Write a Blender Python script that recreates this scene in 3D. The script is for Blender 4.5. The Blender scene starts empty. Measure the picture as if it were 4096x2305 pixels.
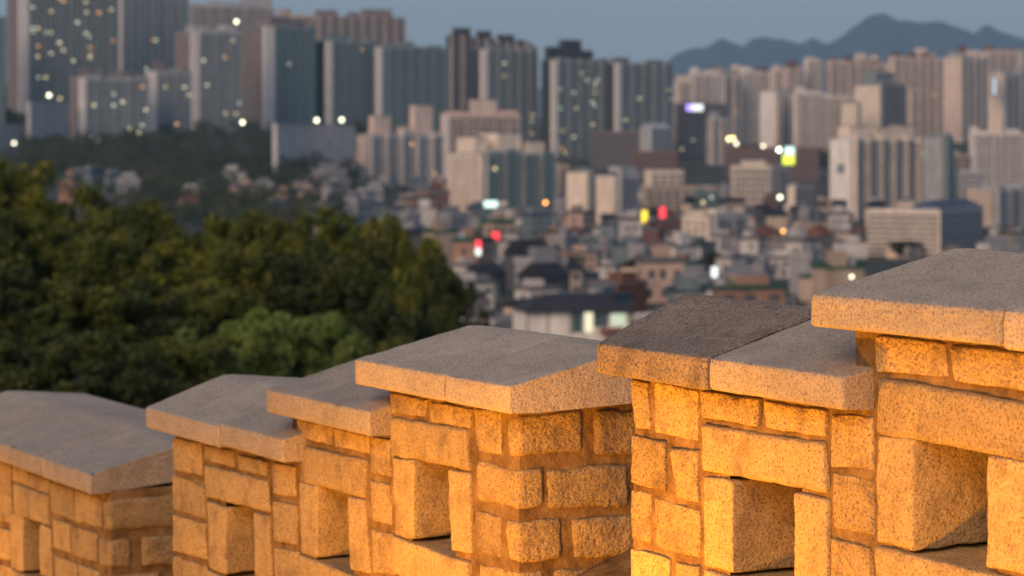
import bpy, bmesh, math, random
import numpy as np
from mathutils import Vector, Matrix, noise as mnoise

random.seed(7); rng = np.random.default_rng(7)
sc = bpy.context.scene
COL = sc.collection
R = math.radians

# ------------------------------------------------------------------ camera
F = 9671.0; CX = 2048.0; HY = 600.0          # 85 mm lens in 4096-px units, horizon row
cam_d = bpy.data.cameras.new('camera'); cam = bpy.data.objects.new('camera', cam_d); COL.objects.link(cam)
cam.location = (0, 0, 0); cam.rotation_euler = (R(90), 0, 0)
cam_d.sensor_width = 36.0; cam_d.lens = 36.0 * F / 4096.0
cam_d.shift_y = -(1152.5 - HY) / 4096.0
cam_d.clip_start = 0.1; cam_d.clip_end = 40000
cam_d.dof.use_dof = True; cam_d.dof.focus_distance = 8.4; cam_d.dof.aperture_fstop = 3.4
sc.camera = cam

# ------------------------------------------------------------------ sky, sun, exposure
SUN_AZ_VEC = Vector((-0.52, -0.85, 0)).normalized(); SUN_EL = R(27.0)
world = bpy.data.worlds.new('World'); sc.world = world; world.use_nodes = True
wn = world.node_tree.nodes; wl = world.node_tree.links
sky = wn.new('ShaderNodeTexSky'); sky.sky_type = 'NISHITA'; sky.sun_disc = False
sky.sun_elevation = SUN_EL; sky.sun_rotation = math.atan2(SUN_AZ_VEC.x, SUN_AZ_VEC.y)
sky.altitude = 100; sky.air_density = 1.0; sky.dust_density = 0.5; sky.ozone_density = 4.0
veil = wn.new('ShaderNodeMix'); veil.data_type = 'RGBA'; veil.blend_type = 'ADD'; veil.inputs[0].default_value = 1.0   # even dusk veil over the whole dome
wl.new(sky.outputs[0], veil.inputs[6]); veil.inputs[7].default_value = (6.6, 7.1, 8.9, 1)
wl.new(veil.outputs[2], wn['Background'].inputs[0]); wn['Background'].inputs[1].default_value = 0.03

sun_d = bpy.data.lights.new('sun', 'SUN'); sun = bpy.data.objects.new('sun', sun_d); COL.objects.link(sun)
sun_d.energy = 2.3; sun_d.angle = R(40); sun_d.color = (1.0, 0.70, 0.50)
sd = Vector((SUN_AZ_VEC.x * math.cos(SUN_EL), SUN_AZ_VEC.y * math.cos(SUN_EL), math.sin(SUN_EL)))
sun.rotation_euler = sd.to_track_quat('Z', 'Y').to_euler()
sun.location = (-20, -10, 30)

vs = sc.view_settings
vs.view_transform = 'Standard'; vs.look = 'None'; vs.exposure = 0.0; vs.gamma = 1.0; vs.use_curve_mapping = False
cy = sc.cycles
cy.use_denoising = True; cy.denoiser = 'OPENIMAGEDENOISE'; cy.denoising_input_passes = 'RGB_ALBEDO_NORMAL'
cy.max_bounces = 3; cy.diffuse_bounces = 2; cy.glossy_bounces = 2; cy.volume_bounces = 1; cy.transparent_max_bounces = 4
cy.caustics_reflective = False; cy.caustics_refractive = False
cy.sample_clamp_indirect = 4.0; cy.use_adaptive_sampling = False

# ------------------------------------------------------------------ helpers
def P(px, py, D):
    return Vector(((px - CX) / F * D, D, -(py - HY) / F * D))

def tag(o, label=None, cat=None, group=None, kind=None):
    if label: o['label'] = label
    if cat: o['category'] = cat
    if group: o['group'] = group
    if kind: o['kind'] = kind
    return o

def empty(name, loc=(0, 0, 0), rz=0.0):
    e = bpy.data.objects.new(name, None); COL.objects.link(e)
    e.location = loc; e.rotation_euler = (0, 0, rz); e.empty_display_size = 0.2
    return e

def mesh_obj(name, verts, faces, mat, parent=None, smooth=False, loc=None):
    me = bpy.data.meshes.new(name)
    me.from_pydata([tuple(v) for v in verts], [], [tuple(f) for f in faces])
    if mat: me.materials.append(mat)
    if smooth: me.polygons.foreach_set('use_smooth', [True] * len(me.polygons))
    me.update()
    o = bpy.data.objects.new(name, me); COL.objects.link(o)
    if parent: o.parent = parent
    if loc is not None: o.location = loc
    return o

class MB:
    """collects boxes / prisms, then builds ONE mesh object"""
    def __init__(s): s.v = []; s.f = []
    def add(s, vs_, fs_):
        n = len(s.v); s.v += [tuple(v) for v in vs_]; s.f += [tuple(i + n for i in f) for f in fs_]; return s
    def box(s, x0, x1, y0, y1, z0, z1):
        return s.add([(x0, y0, z0), (x1, y0, z0), (x1, y1, z0), (x0, y1, z0), (x0, y0, z1), (x1, y0, z1), (x1, y1, z1), (x0, y1, z1)],
                     [(0, 3, 2, 1), (4, 5, 6, 7), (0, 1, 5, 4), (1, 2, 6, 5), (2, 3, 7, 6), (3, 0, 4, 7)])
    def prism(s, pts, z0, z1):
        n = len(pts)
        return s.add([(x, y, z0) for x, y in pts] + [(x, y, z1) for x, y in pts],
                     [tuple(range(n - 1, -1, -1)), tuple(range(n, 2 * n))] + [(i, (i + 1) % n, n + (i + 1) % n, n + i) for i in range(n)])
    def hip(s, x0, x1, y0, y1, z0, z1, inset):
        ym = (y0 + y1) / 2
        return s.add([(x0, y0, z0), (x1, y0, z0), (x1, y1, z0), (x0, y1, z0), (x0 + inset, ym, z1), (x1 - inset, ym, z1)],
                     [(0, 3, 2, 1), (0, 1, 5, 4), (1, 2, 5), (2, 3, 4, 5), (3, 0, 4)])
    def cyl(s, cx, cy_, z0, z1, r, n=10, r1=None):
        r1 = r if r1 is None else r1
        a = [2 * math.pi * i / n for i in range(n)]
        return s.add([(cx + r * math.cos(t), cy_ + r * math.sin(t), z0) for t in a] + [(cx + r1 * math.cos(t), cy_ + r1 * math.sin(t), z1) for t in a],
                     [tuple(range(n - 1, -1, -1)), tuple(range(n, 2 * n))] + [(i, (i + 1) % n, n + (i + 1) % n, n + i) for i in range(n)])
    def ball(s, cx, cy_, cz, r, n=10, m=6, sz=1.0):
        vv = [(cx, cy_, cz - r * sz)]; ff = []
        for j in range(1, m):
            ph = math.pi * j / m - math.pi / 2
            for i in range(n):
                t = 2 * math.pi * i / n
                vv.append((cx + r * math.cos(ph) * math.cos(t), cy_ + r * math.cos(ph) * math.sin(t), cz + r * sz * math.sin(ph)))
        vv.append((cx, cy_, cz + r * sz)); top = len(vv) - 1
        for i in range(n):
            ff.append((0, 1 + (i + 1) % n, 1 + i)); ff.append((top, top - n + i, top - n + (i + 1) % n))
        for j in range(m - 2):
            for i in range(n):
                a = 1 + j * n + i; b = 1 + j * n + (i + 1) % n
                ff.append((a, b, b + n, a + n))
        return s.add(vv, ff)
    def tube(s, pts, rads, n=7):
        rings = []
        for k, p in enumerate(pts):
            p = Vector(p); d = (Vector(pts[min(k + 1, len(pts) - 1)]) - Vector(pts[max(k - 1, 0)])).normalized()
            a = d.orthogonal().normalized(); b = d.cross(a)
            rings.append([p + rads[k] * (math.cos(2 * math.pi * i / n) * a + math.sin(2 * math.pi * i / n) * b) for i in range(n)])
        vv = [v for r_ in rings for v in r_]; ff = []
        for k in range(len(pts) - 1):
            for i in range(n):
                ff.append((k * n + i, k * n + (i + 1) % n, (k + 1) * n + (i + 1) % n, (k + 1) * n + i))
        ff.append(tuple(range(n - 1, -1, -1))); ff.append(tuple((len(pts) - 1) * n + i for i in range(n)))
        return s.add(vv, ff)
    def build(s, name, mat, parent=None, smooth=False): return mesh_obj(name, s.v, s.f, mat, parent, smooth)

# ------------------------------------------------------------------ materials
MATS = {}
def new_mat(name):
    m = bpy.data.materials.new(name); m.use_nodes = True; nt = m.node_tree
    return m, nt, nt.nodes, nt.links, nt.nodes['Principled BSDF']

def ramp(nodes, stops):
    r_ = nodes.new('ShaderNodeValToRGB'); e = r_.color_ramp.elements
    while len(e) < len(stops): e.new(0.5)
    for el, (p, c) in zip(e, stops): el.position = p; el.color = (c[0], c[1], c[2], 1)
    return r_

def noise_node(nodes, links, vec, scale, detail=3, rough=0.55):
    n = nodes.new('ShaderNodeTexNoise'); n.inputs['Scale'].default_value = scale; n.inputs['Detail'].default_value = detail
    n.inputs['Roughness'].default_value = rough
    if vec is not None: links.new(vec, n.inputs['Vector'])
    return n

def mixc(nodes, links, fac, a, b, mode='MIX'):
    m = nodes.new('ShaderNodeMix'); m.data_type = 'RGBA'; m.blend_type = mode
    for sock, val in ((m.inputs[0], fac), (m.inputs[6], a), (m.inputs[7], b)):
        if hasattr(val, 'is_output') or isinstance(val, bpy.types.NodeSocket): links.new(val, sock)
        elif isinstance(val, (int, float)): sock.default_value = val
        else: sock.default_value = (val[0], val[1], val[2], 1)
    return m.outputs[2]

def granite(name, light, mid, dark, speck=0.5, grain=95.0, bump=0.5, stain=0.35, staincol=(0.16, 0.11, 0.08), coarse=0.4):
    m, nt, n, l, b = new_mat(name)
    tc = n.new('ShaderNodeTexCoord'); oi = n.new('ShaderNodeObjectInfo')
    off = n.new('ShaderNodeVectorMath'); off.operation = 'MULTIPLY_ADD'
    cmb = n.new('ShaderNodeCombineXYZ')
    for i in range(3): l.new(oi.outputs['Random'], cmb.inputs[i])
    l.new(cmb.outputs[0], off.inputs[0]); off.inputs[1].default_value = (13.0, 7.0, 5.0); l.new(tc.outputs['Object'], off.inputs[2])
    v = off.outputs[0]
    g1 = noise_node(n, l, v, grain, 2.5, 0.65)
    r1 = ramp(n, [(0.33, dark), (0.44, mid), (0.62, light)]); l.new(g1.outputs[0], r1.inputs[0])
    vo = n.new('ShaderNodeTexVoronoi'); vo.inputs['Scale'].default_value = grain * 1.1; l.new(v, vo.inputs['Vector'])
    sp = ramp(n, [(0.10, (1, 1, 1)), (0.26, (0, 0, 0))]); l.new(vo.outputs['Distance'], sp.inputs[0])
    g2 = noise_node(n, l, v, grain * 0.45, 2, 0.5)
    r2 = ramp(n, [(0.47, (0, 0, 0)), (0.57, (1, 1, 1))]); l.new(g2.outputs[0], r2.inputs[0])
    mm = n.new('ShaderNodeMath'); mm.operation = 'MULTIPLY'; l.new(sp.outputs[0], mm.inputs[0]); l.new(r2.outputs[0], mm.inputs[1])
    m2 = n.new('ShaderNodeMath'); m2.operation = 'MULTIPLY'; l.new(mm.outputs[0], m2.inputs[0]); m2.inputs[1].default_value = speck
    c1 = mixc(n, l, m2.outputs[0], r1.outputs[0], tuple(x * 0.28 for x in dark))
    # weathering stains
    g3 = noise_node(n, l, v, 7.0, 5, 0.62)
    r3 = ramp(n, [(0.50, (0, 0, 0)), (0.72, (1, 1, 1))]); l.new(g3.outputs[0], r3.inputs[0])
    m3 = n.new('ShaderNodeMath'); m3.operation = 'MULTIPLY'; l.new(r3.outputs[0], m3.inputs[0]); m3.inputs[1].default_value = stain
    c2 = mixc(n, l, m3.outputs[0], c1, staincol)
    # vertical water streaks and broad lichen tone
    mp = n.new('ShaderNodeMapping'); mp.inputs['Scale'].default_value = (8, 8, 2.0); l.new(v, mp.inputs[0])
    g4 = noise_node(n, l, mp.outputs[0], 1.0, 4, 0.6); r4 = ramp(n, [(0.54, (0, 0, 0)), (0.74, (1, 1, 1))]); l.new(g4.outputs[0], r4.inputs[0])
    m4 = n.new('ShaderNodeMath'); m4.operation = 'MULTIPLY'; l.new(r4.outputs[0], m4.inputs[0]); m4.inputs[1].default_value = stain * 0.38
    c2 = mixc(n, l, m4.outputs[0], c2, tuple(x * 0.8 for x in staincol))
    g5 = noise_node(n, l, v, 2.6, 5, 0.6); r5 = ramp(n, [(0.3, (0.84, 0.85, 0.86)), (0.7, (1.10, 1.09, 1.06))]); l.new(g5.outputs[0], r5.inputs[0])
    c2 = mixc(n, l, 1.0, c2, r5.outputs[0], 'MULTIPLY')
    # stone-to-stone tone, which also carries painted lamp falloff on loophole stones
    rr = ramp(n, [(0.0, (0.66, 0.63, 0.60)), (0.45, (0.95, 0.93, 0.90)), (1.0, (1.22, 1.17, 1.06))]); at_ = n.new('ShaderNodeAttribute'); at_.attribute_type = 'OBJECT'; at_.attribute_name = 'tone'; l.new(at_.outputs['Fac'], rr.inputs[0])
    c3 = mixc(n, l, 1.0, c2, rr.outputs[0], 'MULTIPLY')
    l.new(c3, b.inputs['Base Color']); b.inputs['Roughness'].default_value = 0.86
    b.inputs['Specular IOR Level'].default_value = 0.25
    gc = noise_node(n, l, v, 30.0, 4, 0.62)
    ad = n.new('ShaderNodeMath'); ad.operation = 'MULTIPLY_ADD'; l.new(gc.outputs[0], ad.inputs[0]); ad.inputs[1].default_value = coarse * 5; l.new(g1.outputs[0], ad.inputs[2])
    bp = n.new('ShaderNodeBump'); bp.inputs['Strength'].default_value = bump; bp.inputs['Distance'].default_value = 0.008
    l.new(ad.outputs[0], bp.inputs['Height']); l.new(bp.outputs[0], b.inputs['Normal'])
    return m

def plain(name, col, var=0.12, scale=0.35, rough=0.8, spec=0.3, metal=0.0, streak=True):
    """painted / plastered surface with broad weathering and per-object tone"""
    if name in MATS: return MATS[name]
    m, nt, n, l, b = new_mat(name)
    tc = n.new('ShaderNodeTexCoord'); oi = n.new('ShaderNodeObjectInfo')
    mp = n.new('ShaderNodeMapping'); mp.inputs['Scale'].default_value = (1, 1, 0.3 if streak else 1); l.new(tc.outputs['Object'], mp.inputs[0])
    g = noise_node(n, l, mp.outputs[0], scale, 5, 0.6)
    lo = tuple(c * (1 - 2.2 * var) for c in col); hi = tuple(min(1, c * (1 + 1.6 * var)) for c in col)
    r_ = ramp(n, [(0.3, lo), (0.7, hi)]); l.new(g.outputs[0], r_.inputs[0])
    rr = ramp(n, [(0.0, (0.9,) * 3), (1.0, (1.1,) * 3)]); l.new(oi.outputs['Random'], rr.inputs[0])
    l.new(mixc(n, l, 1.0, r_.outputs[0], rr.outputs[0], 'MULTIPLY'), b.inputs['Base Color'])
    b.inputs['Roughness'].default_value = rough; b.inputs['Specular IOR Level'].default_value = spec; b.inputs['Metallic'].default_value = metal
    MATS[name] = m; return m

def glass(name, col, rough=0.25):
    if name in MATS: return MATS[name]
    m, nt, n, l, b = new_mat(name)
    b.inputs['Base Color'].default_value = (*col, 1); b.inputs['Roughness'].default_value = rough; b.inputs['Specular IOR Level'].default_value = 0.6
    MATS[name] = m; return m

def glow(name, col, strength):
    if name in MATS: return MATS[name]
    m, nt, n, l, b = new_mat(name)
    b.inputs['Base Color'].default_value = (0.1, 0.1, 0.1, 1)
    b.inputs['Emission Color'].default_value = (*col, 1); b.inputs['Emission Strength'].default_value = strength; m.cycles.emission_sampling = 'NONE'
    MATS[name] = m; return m

def leaf_mat(name, cols, scale=0.7):
    if name in MATS: return MATS[name]
    m, nt, n, l, b = new_mat(name)
    tc = n.new('ShaderNodeTexCoord'); g = noise_node(n, l, tc.outputs['Object'], scale, 3, 0.6)
    r_ = ramp(n, [(0.28 + 0.44 * i / (len(cols) - 1), c) for i, c in enumerate(cols)]); l.new(g.outputs[0], r_.inputs[0])
    oi = n.new('ShaderNodeObjectInfo'); rr = ramp(n, [(0.0, (0.8, 0.85, 0.9)), (1.0, (1.2, 1.15, 1.0))]); l.new(oi.outputs['Random'], rr.inputs[0])
    c = mixc(n, l, 1.0, r_.outputs[0], rr.outputs[0], 'MULTIPLY')
    l.new(c, b.inputs['Base Color']); b.inputs['Roughness'].default_value = 0.6; b.inputs['Specular IOR Level'].default_value = 0.25
    tr = n.new('ShaderNodeBsdfTranslucent'); l.new(c, tr.inputs[0])
    mx = n.new('ShaderNodeMixShader'); mx.inputs[0].default_value = 0.25
    l.new(b.outputs[0], mx.inputs[1]); l.new(tr.outputs[0], mx.inputs[2]); l.new(mx.outputs[0], n['Material Output'].inputs[0])
    MATS[name] = m; return m

G_STONE = granite('granite_stone', (0.60, 0.45, 0.235), (0.44, 0.32, 0.165), (0.20, 0.135, 0.07), 1.0, 105, 0.85, 0.75, coarse=0.65)
G_DRESS = granite('granite_dressed', (0.62, 0.47, 0.25), (0.47, 0.35, 0.18), (0.21, 0.145, 0.078), 1.0, 110, 0.6, 0.6)
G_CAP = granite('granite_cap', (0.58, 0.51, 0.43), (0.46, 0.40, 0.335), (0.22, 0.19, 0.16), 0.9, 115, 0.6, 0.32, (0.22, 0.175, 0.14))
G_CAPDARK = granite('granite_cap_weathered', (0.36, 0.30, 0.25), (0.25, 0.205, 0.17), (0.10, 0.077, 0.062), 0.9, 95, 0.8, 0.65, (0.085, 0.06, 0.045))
def mortar_mat():
    m, nt, n, l, b = new_mat('lime_mortar')
    tc = n.new('ShaderNodeTexCoord')
    g = noise_node(n, l, tc.outputs['Object'], 9, 6, 0.65); r_ = ramp(n, [(0.3, (0.12, 0.074, 0.034)), (0.5, (0.27, 0.17, 0.075)), (0.75, (0.45, 0.30, 0.14))]); l.new(g.outputs[0], r_.inputs[0])
    g2 = noise_node(n, l, tc.outputs['Object'], 120, 3, 0.6); r2 = ramp(n, [(0.35, (0.6, 0.6, 0.6)), (0.6, (1, 1, 1))]); l.new(g2.outputs[0], r2.inputs[0])
    l.new(mixc(n, l, 0.6, r_.outputs[0], r2.outputs[0], 'MULTIPLY'), b.inputs['Base Color']); b.inputs['Roughness'].default_value = 0.95
    b.inputs['Specular IOR Level'].default_value = 0.1
    g3 = noise_node(n, l, tc.outputs['Object'], 45, 5, 0.65)
    bp = n.new('ShaderNodeBump'); bp.inputs['Strength'].default_value = 0.9; bp.inputs['Distance'].default_value = 0.012; l.new(g3.outputs[0], bp.inputs['Height']); l.new(bp.outputs[0], b.inputs['Normal'])
    return m
MORTAR = mortar_mat()

# ------------------------------------------------------------------ terrain
TPX = np.array([-3000, -600, 300, 1200, 1900, 2600, 3300, 4096, 7500], float)
DS = 1.5                                         # city distances are written at 2/3 scale below
TD = np.array([6, 12, 20, 40, 110] + [DS * d for d in (200, 300, 450, 600, 800, 1000, 1200, 1500, 2000, 3000, 5000, 9000, 16000)], float)
def col_z(pairs): return [-(py - HY) / F * d for d, py in zip(TD, pairs)]
#            6     12    20    40    110   200   300   450   600   800  1000 1200 1500 2000 3000 5000 9000 16000
_L = col_z([6500, 4800, 4300, 2700, 1500, 1250, 1100, 980, 900, 800, 720, 585, 410, 340, 430, 545, 580, 592])
_LM = col_z([6500, 4800, 4300, 2800, 1650, 1350, 1180, 1050, 950, 830, 745, 600, 490, 430, 490, 545, 580, 592])
_M = col_z([6500, 4800, 4300, 3100, 2050, 1600, 1370, 1200, 1060, 940, 860, 760, 580, 450, 490, 545, 580, 592])
_MR = col_z([6500, 4800, 4300, 3200, 2150, 1650, 1390, 1200, 1060, 940, 870, 790, 650, 520, 505, 545, 580, 592])
_R = col_z([6500, 4800, 4300, 3200, 2150, 1650, 1390, 1200, 1060, 950, 880, 820, 690, 500, 470, 540, 580, 592])
TZ = np.array([_L, _L, _L, _LM, _M, _MR, _R, _R, _R])          # [col][row]
from bisect import bisect_right
_PX = TPX.tolist(); _LD = np.log(TD).tolist(); _TZ = TZ.tolist()
def terr(X, Y):
    D = max(Y, 6.0); px = min(max(CX + F * X / D, _PX[0]), _PX[-1]); i = min(max(bisect_right(_PX, px) - 1, 0), len(_PX) - 2)
    lD = min(max(math.log(D), _LD[0]), _LD[-1]); j = min(max(bisect_right(_LD, lD) - 1, 0), len(_LD) - 2)
    a = (px - _PX[i]) / (_PX[i + 1] - _PX[i]); b = (lD - _LD[j]) / (_LD[j + 1] - _LD[j]); a = a * a * (3 - 2 * a)
    p, q = _TZ[i], _TZ[i + 1]
    return (p[j] * (1 - a) + q[j] * a) * (1 - b) + (p[j + 1] * (1 - a) + q[j + 1] * a) * b
def ray_ground(px, py, h=0.0, d0=60.0, d1=4000.0):
    """distance at which the view ray is h above the terrain"""
    D = d0
    while D < d1:
        p = P(px, py, D)
        if p.z - terr(p.x, p.y) <= h: return D
        D *= 1.01
    return None

g_m, nt, n, l, b = new_mat('city_ground')
tc = n.new('ShaderNodeTexCoord'); g = noise_node(n, l, tc.outputs['Object'], 0.02, 6, 0.65)
r_ = ramp(n, [(0.35, (0.02, 0.03, 0.018)), (0.5, (0.035, 0.042, 0.03)), (0.68, (0.075, 0.065, 0.055))]); l.new(g.outputs[0], r_.inputs[0])
l.new(r_.outputs[0], b.inputs['Base Color']); b.inputs['Roughness'].default_value = 0.9
vv = []; ff = []
angs = np.concatenate([np.linspace(-0.9, -0.32, 8, endpoint=False), np.linspace(-0.32, 0.32, 60), np.linspace(0.32, 0.9, 9)[1:]])
Ds = np.concatenate([np.geomspace(11, 3300, 95), np.geomspace(3500, 17500, 14)])
for a in angs:
    for D in Ds:
        X = math.tan(a) * D; vv.append((X, D, terr(X, D)))
nd = len(Ds)
for i in range(len(angs) - 1):
    for j in range(nd - 1):
        ff.append((i * nd + j, (i + 1) * nd + j, (i + 1) * nd + j + 1, i * nd + j + 1))
tag(mesh_obj('ground', vv, ff, g_m, smooth=True), kind='structure')

# ------------------------------------------------------------------ fortress wall: frame of reference
# s runs along the wall (towards the near, right-hand end), d goes through the wall away from the path, z is up
WU = Vector((0.4874, -0.8732, 0)); WV = Vector((0.8732, 0.4874, 0)); WO = Vector(((3240 - CX) / F * 7.68, 7.68, 0))
DW = 0.11
def W3(s, d, z): return WO + float(s) * WU + float(d) * WV + Vector((0, 0, float(z)))
def _solve(px, base, axis):
    rx = (px - CX) / F; det = axis.x * (-1.0) - axis.y * (-rx)
    k = (-base.x * (-1.0) - (-base.y) * (-rx)) / det
    t = base.y + k * axis.y
    return k, t
def onD(px, py, d):
    s, t = _solve(px, WO + d * WV, WU); return s, -(py - HY) / F * t
def onS(px, py, s):
    d, t = _solve(px, WO + s * WU, WV); return d, -(py - HY) / F * t
ZM = {1: (0, 1500, .5551), 2: (560, 1450, .5897), 3: (1040, 1400, .6239), 4: (1400, 1400, .6240), 6: (2480, 1450, .5895), 7: (3200, 950, .5173), 8: (3200, 1550, .5206), 0: (0, 0, 1.0)}
def zp(k, x, y): a, b_, c = ZM[k]; return a + x * c, b_ + y * c
def ground_z(s): return -2.10 + (0.14 * s if s < 0 else 0.09 * min(s, 5))

def axis_pts(L, r, res):
    r = min(r, L * 0.3); inner = max(2, int(round((L - 2 * r) / res)) + 1)
    return [0.0, 0.35 * r] + list(np.linspace(r, L - r, inner)) + [L - 0.35 * r, L], r

def rough_block(quad, depth, mapf, r=0.014, amp=0.006, res=0.02, bulge=0.006, seed=0.0, chip=0.5, faces='FLRTB'):
    """rounded, hewn block. quad = TL, TR, BR, BL in (a, z); depth along c; mapf(a, z, c) -> world"""
    TL, TR, BR, BL = quad
    w = max(0.02, 0.5 * (abs(TR[0] - TL[0]) + abs(BR[0] - BL[0]))); h = max(0.02, 0.5 * (abs(TL[1] - BL[1]) + abs(TR[1] - BR[1])))
    ax, r1 = axis_pts(w, r, res); az, r2 = axis_pts(h, r, res); ac, r3 = axis_pts(depth, r, res if depth < 0.15 else (res * 1.6 if depth < 0.3 else res * 2.2))
    rr = min(r1, r2, r3)
    vid = {}; V_ = []; F_ = []
    def vert(x, z, c):
        key = (round(x, 5), round(z, 5), round(c, 5))
        if key in vid: return vid[key]
        q = (min(max(x, rr), w - rr), min(max(z, rr), h - rr), min(max(c, rr), depth - rr))
        nx, nz, nc = x - q[0], z - q[1], c - q[2]; ln = math.sqrt(nx * nx + nz * nz + nc * nc) or 1.0
        nx, nz, nc = nx / ln, nz / ln, nc / ln
        p = [q[0] + nx * rr, q[1] + nz * rr, q[2] + nc * rr]
        u, v_ = p[0] / w, p[1] / h
        a = (BL[0] * (1 - u) + BR[0] * u) * (1 - v_) + (TL[0] * (1 - u) + TR[0] * u) * v_
        zz = (BL[1] * (1 - u) + BR[1] * u) * (1 - v_) + (TL[1] * (1 - u) + TR[1] * u) * v_
        cc = p[2]
        if nc < -0.5: cc -= bulge * (1 - (2 * u - 1) ** 4) * (1 - (2 * v_ - 1) ** 4)
        wp = mapf(a, zz, cc); sp = wp + Vector((seed * 3.1, seed * 1.7, seed))
        nz_ = 0.62 * mnoise.noise(sp * 8) + 0.45 * mnoise.noise(sp * 19) + 0.28 * mnoise.noise(sp * 43)
        edge = 1.0 + chip * (1.0 if abs(nx) + abs(nz) + abs(nc) > 1.05 else 0.0)
        dd = amp * nz_ * edge
        wav = 0.7 * amp * mnoise.noise(sp * 5 + Vector((9, 9, 9)))
        wp = mapf(a + nx * dd + wav * (1 if abs(nx) > 0.4 else 0), zz + nz * dd + wav * (1 if abs(nz) > 0.4 else 0), cc + nc * dd)
        V_.append(wp); vid[key] = len(V_) - 1; return vid[key]
    def face(A, B, fn, flip):
        for i in range(len(A) - 1):
            for j in range(len(B) - 1):
                f = [fn(A[i], B[j]), fn(A[i + 1], B[j]), fn(A[i + 1], B[j + 1]), fn(A[i], B[j + 1])]
                F_.append(f[::-1] if flip else f)
    if 'F' in faces: face(ax, az, lambda x, z: vert(x, z, 0.0), False)
    if 'K' in faces: face(ax, az, lambda x, z: vert(x, z, depth), True)
    if 'L' in faces: face(ac, az, lambda c, z: vert(0.0, z, c), True)
    if 'R' in faces: face(ac, az, lambda c, z: vert(w, z, c), False)
    if 'T' in faces: face(ax, ac, lambda x, c: vert(x, h, c), False)
    if 'B' in faces: face(ax, ac, lambda x, c: vert(x, 0.0, c), True)
    return V_, F_

_seed = [0.0]
def block(parent, name, quad, depth, mapf, mat, **kw):
    _seed[0] += 0.731
    V_, F_ = rough_block(quad, depth, mapf, seed=_seed[0], **kw)
    base = parent.matrix_basis.translation
    o = mesh_obj(name, [v - base for v in V_], F_, mat, parent, smooth=True)
    o['tone'] = {'lintel_stone': random.uniform(0.3, 0.5), 'jamb_stone': random.uniform(0.55, 0.75), 'sill_stone': random.uniform(0.45, 0.65)}.get(name, random.uniform(0.2, 1.0))  # lintels toned darker than jambs and sills: lamp falloff put into their colour
    return o

def front_map(d0): return lambda a, z, c: W3(a, d0 + c, z)
def end_map(s0): return lambda a, z, c: W3(s0 - c, a, z)

def fq(k, *xy):
    pts = [zp(k, xy[i], xy[i + 1]) for i in range(0, 8, 2)]
    return [onD(x, y, DW) for x, y in pts]
def eq(k, s0, *xy):
    pts = [zp(k, xy[i], xy[i + 1]) for i in range(0, 8, 2)]
    return [onS(x, y, s0) for x, y in pts]

def stone(parent, quad, mat=None, name='stone', depth=0.16, proud=None, **kw):
    proud = random.uniform(-0.003, 0.008) if proud is None else proud
    g_ = 0.007; quad = [(quad[0][0] - g_, quad[0][1] + g_), (quad[1][0] + g_, quad[1][1] + g_), (quad[2][0] + g_, quad[2][1] - g_), (quad[3][0] - g_, quad[3][1] - g_)]
    a = dict(r=0.006, amp=0.0058, res=0.017, bulge=0.002); a.update(kw)
    return block(parent, name, quad, depth, front_map(DW - proud), mat or G_STONE, **a)
def corner_stone(parent, k, front, end, s0, mat=None):
    q = fq(k, *front); e = eq(k, s0, *end)
    q[1] = (s0, q[1][1]); q[2] = (s0, q[2][1])
    return block(parent, 'corner_stone', q, max(0.12, e[1][0] - DW), front_map(DW - 0.002), mat or G_STONE, r=0.022, amp=0.009, res=0.02, bulge=0.004)
def end_stone(parent, k, s0, *xy):
    return block(parent, 'stone', eq(k, s0, *xy), 0.15, end_map(s0 + random.uniform(-0.004, 0.006)), G_STONE, r=0.018, amp=0.009, res=0.018, bulge=0.006)

def loophole(parent, k, lintel, ljamb, rjamb, sill=None, lq=None):
    q = lq or fq(k, *lintel)
    block(parent, 'lintel_stone', q, 0.9, front_map(DW - 0.008), G_DRESS, r=0.014, amp=0.0055, res=0.022, bulge=0.004)
    lj = fq(k, *ljamb)
    sm = 0.5 * (lj[1][0] + lj[2][0]); lj[1] = (sm, lj[1][1]); lj[2] = (sm, lj[2][1])
    block(parent, 'jamb_stone', lj, 0.9, front_map(DW - 0.006), G_DRESS, r=0.009, amp=0.007, res=0.02, bulge=0.002)
    rj = fq(k, *rjamb)
    sr = 0.5 * (rj[0][0] + rj[3][0])
    block(parent, 'jamb_stone', rj, 0.9, front_map(DW - 0.006), G_DRESS, r=0.010, amp=0.0055, res=0.02, bulge=0.002)
    zl = 0.5 * (lj[2][1] + lj[3][1]); zs = zl - 0.012
    sq = [(lj[0][0] + 0.0, zs), (rj[1][0] - 0.0, zs - 0.01), (rj[1][0], zs - 0.17), (lj[0][0], zs - 0.16)]
    block(parent, 'sill_stone', sq, 0.9, front_map(DW - 0.012), G_DRESS, r=0.012, amp=0.006, res=0.022, bulge=0.004)
    zt = 0.5 * (q[2][1] + q[3][1])
    return sm, sr, zs, zt

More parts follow.
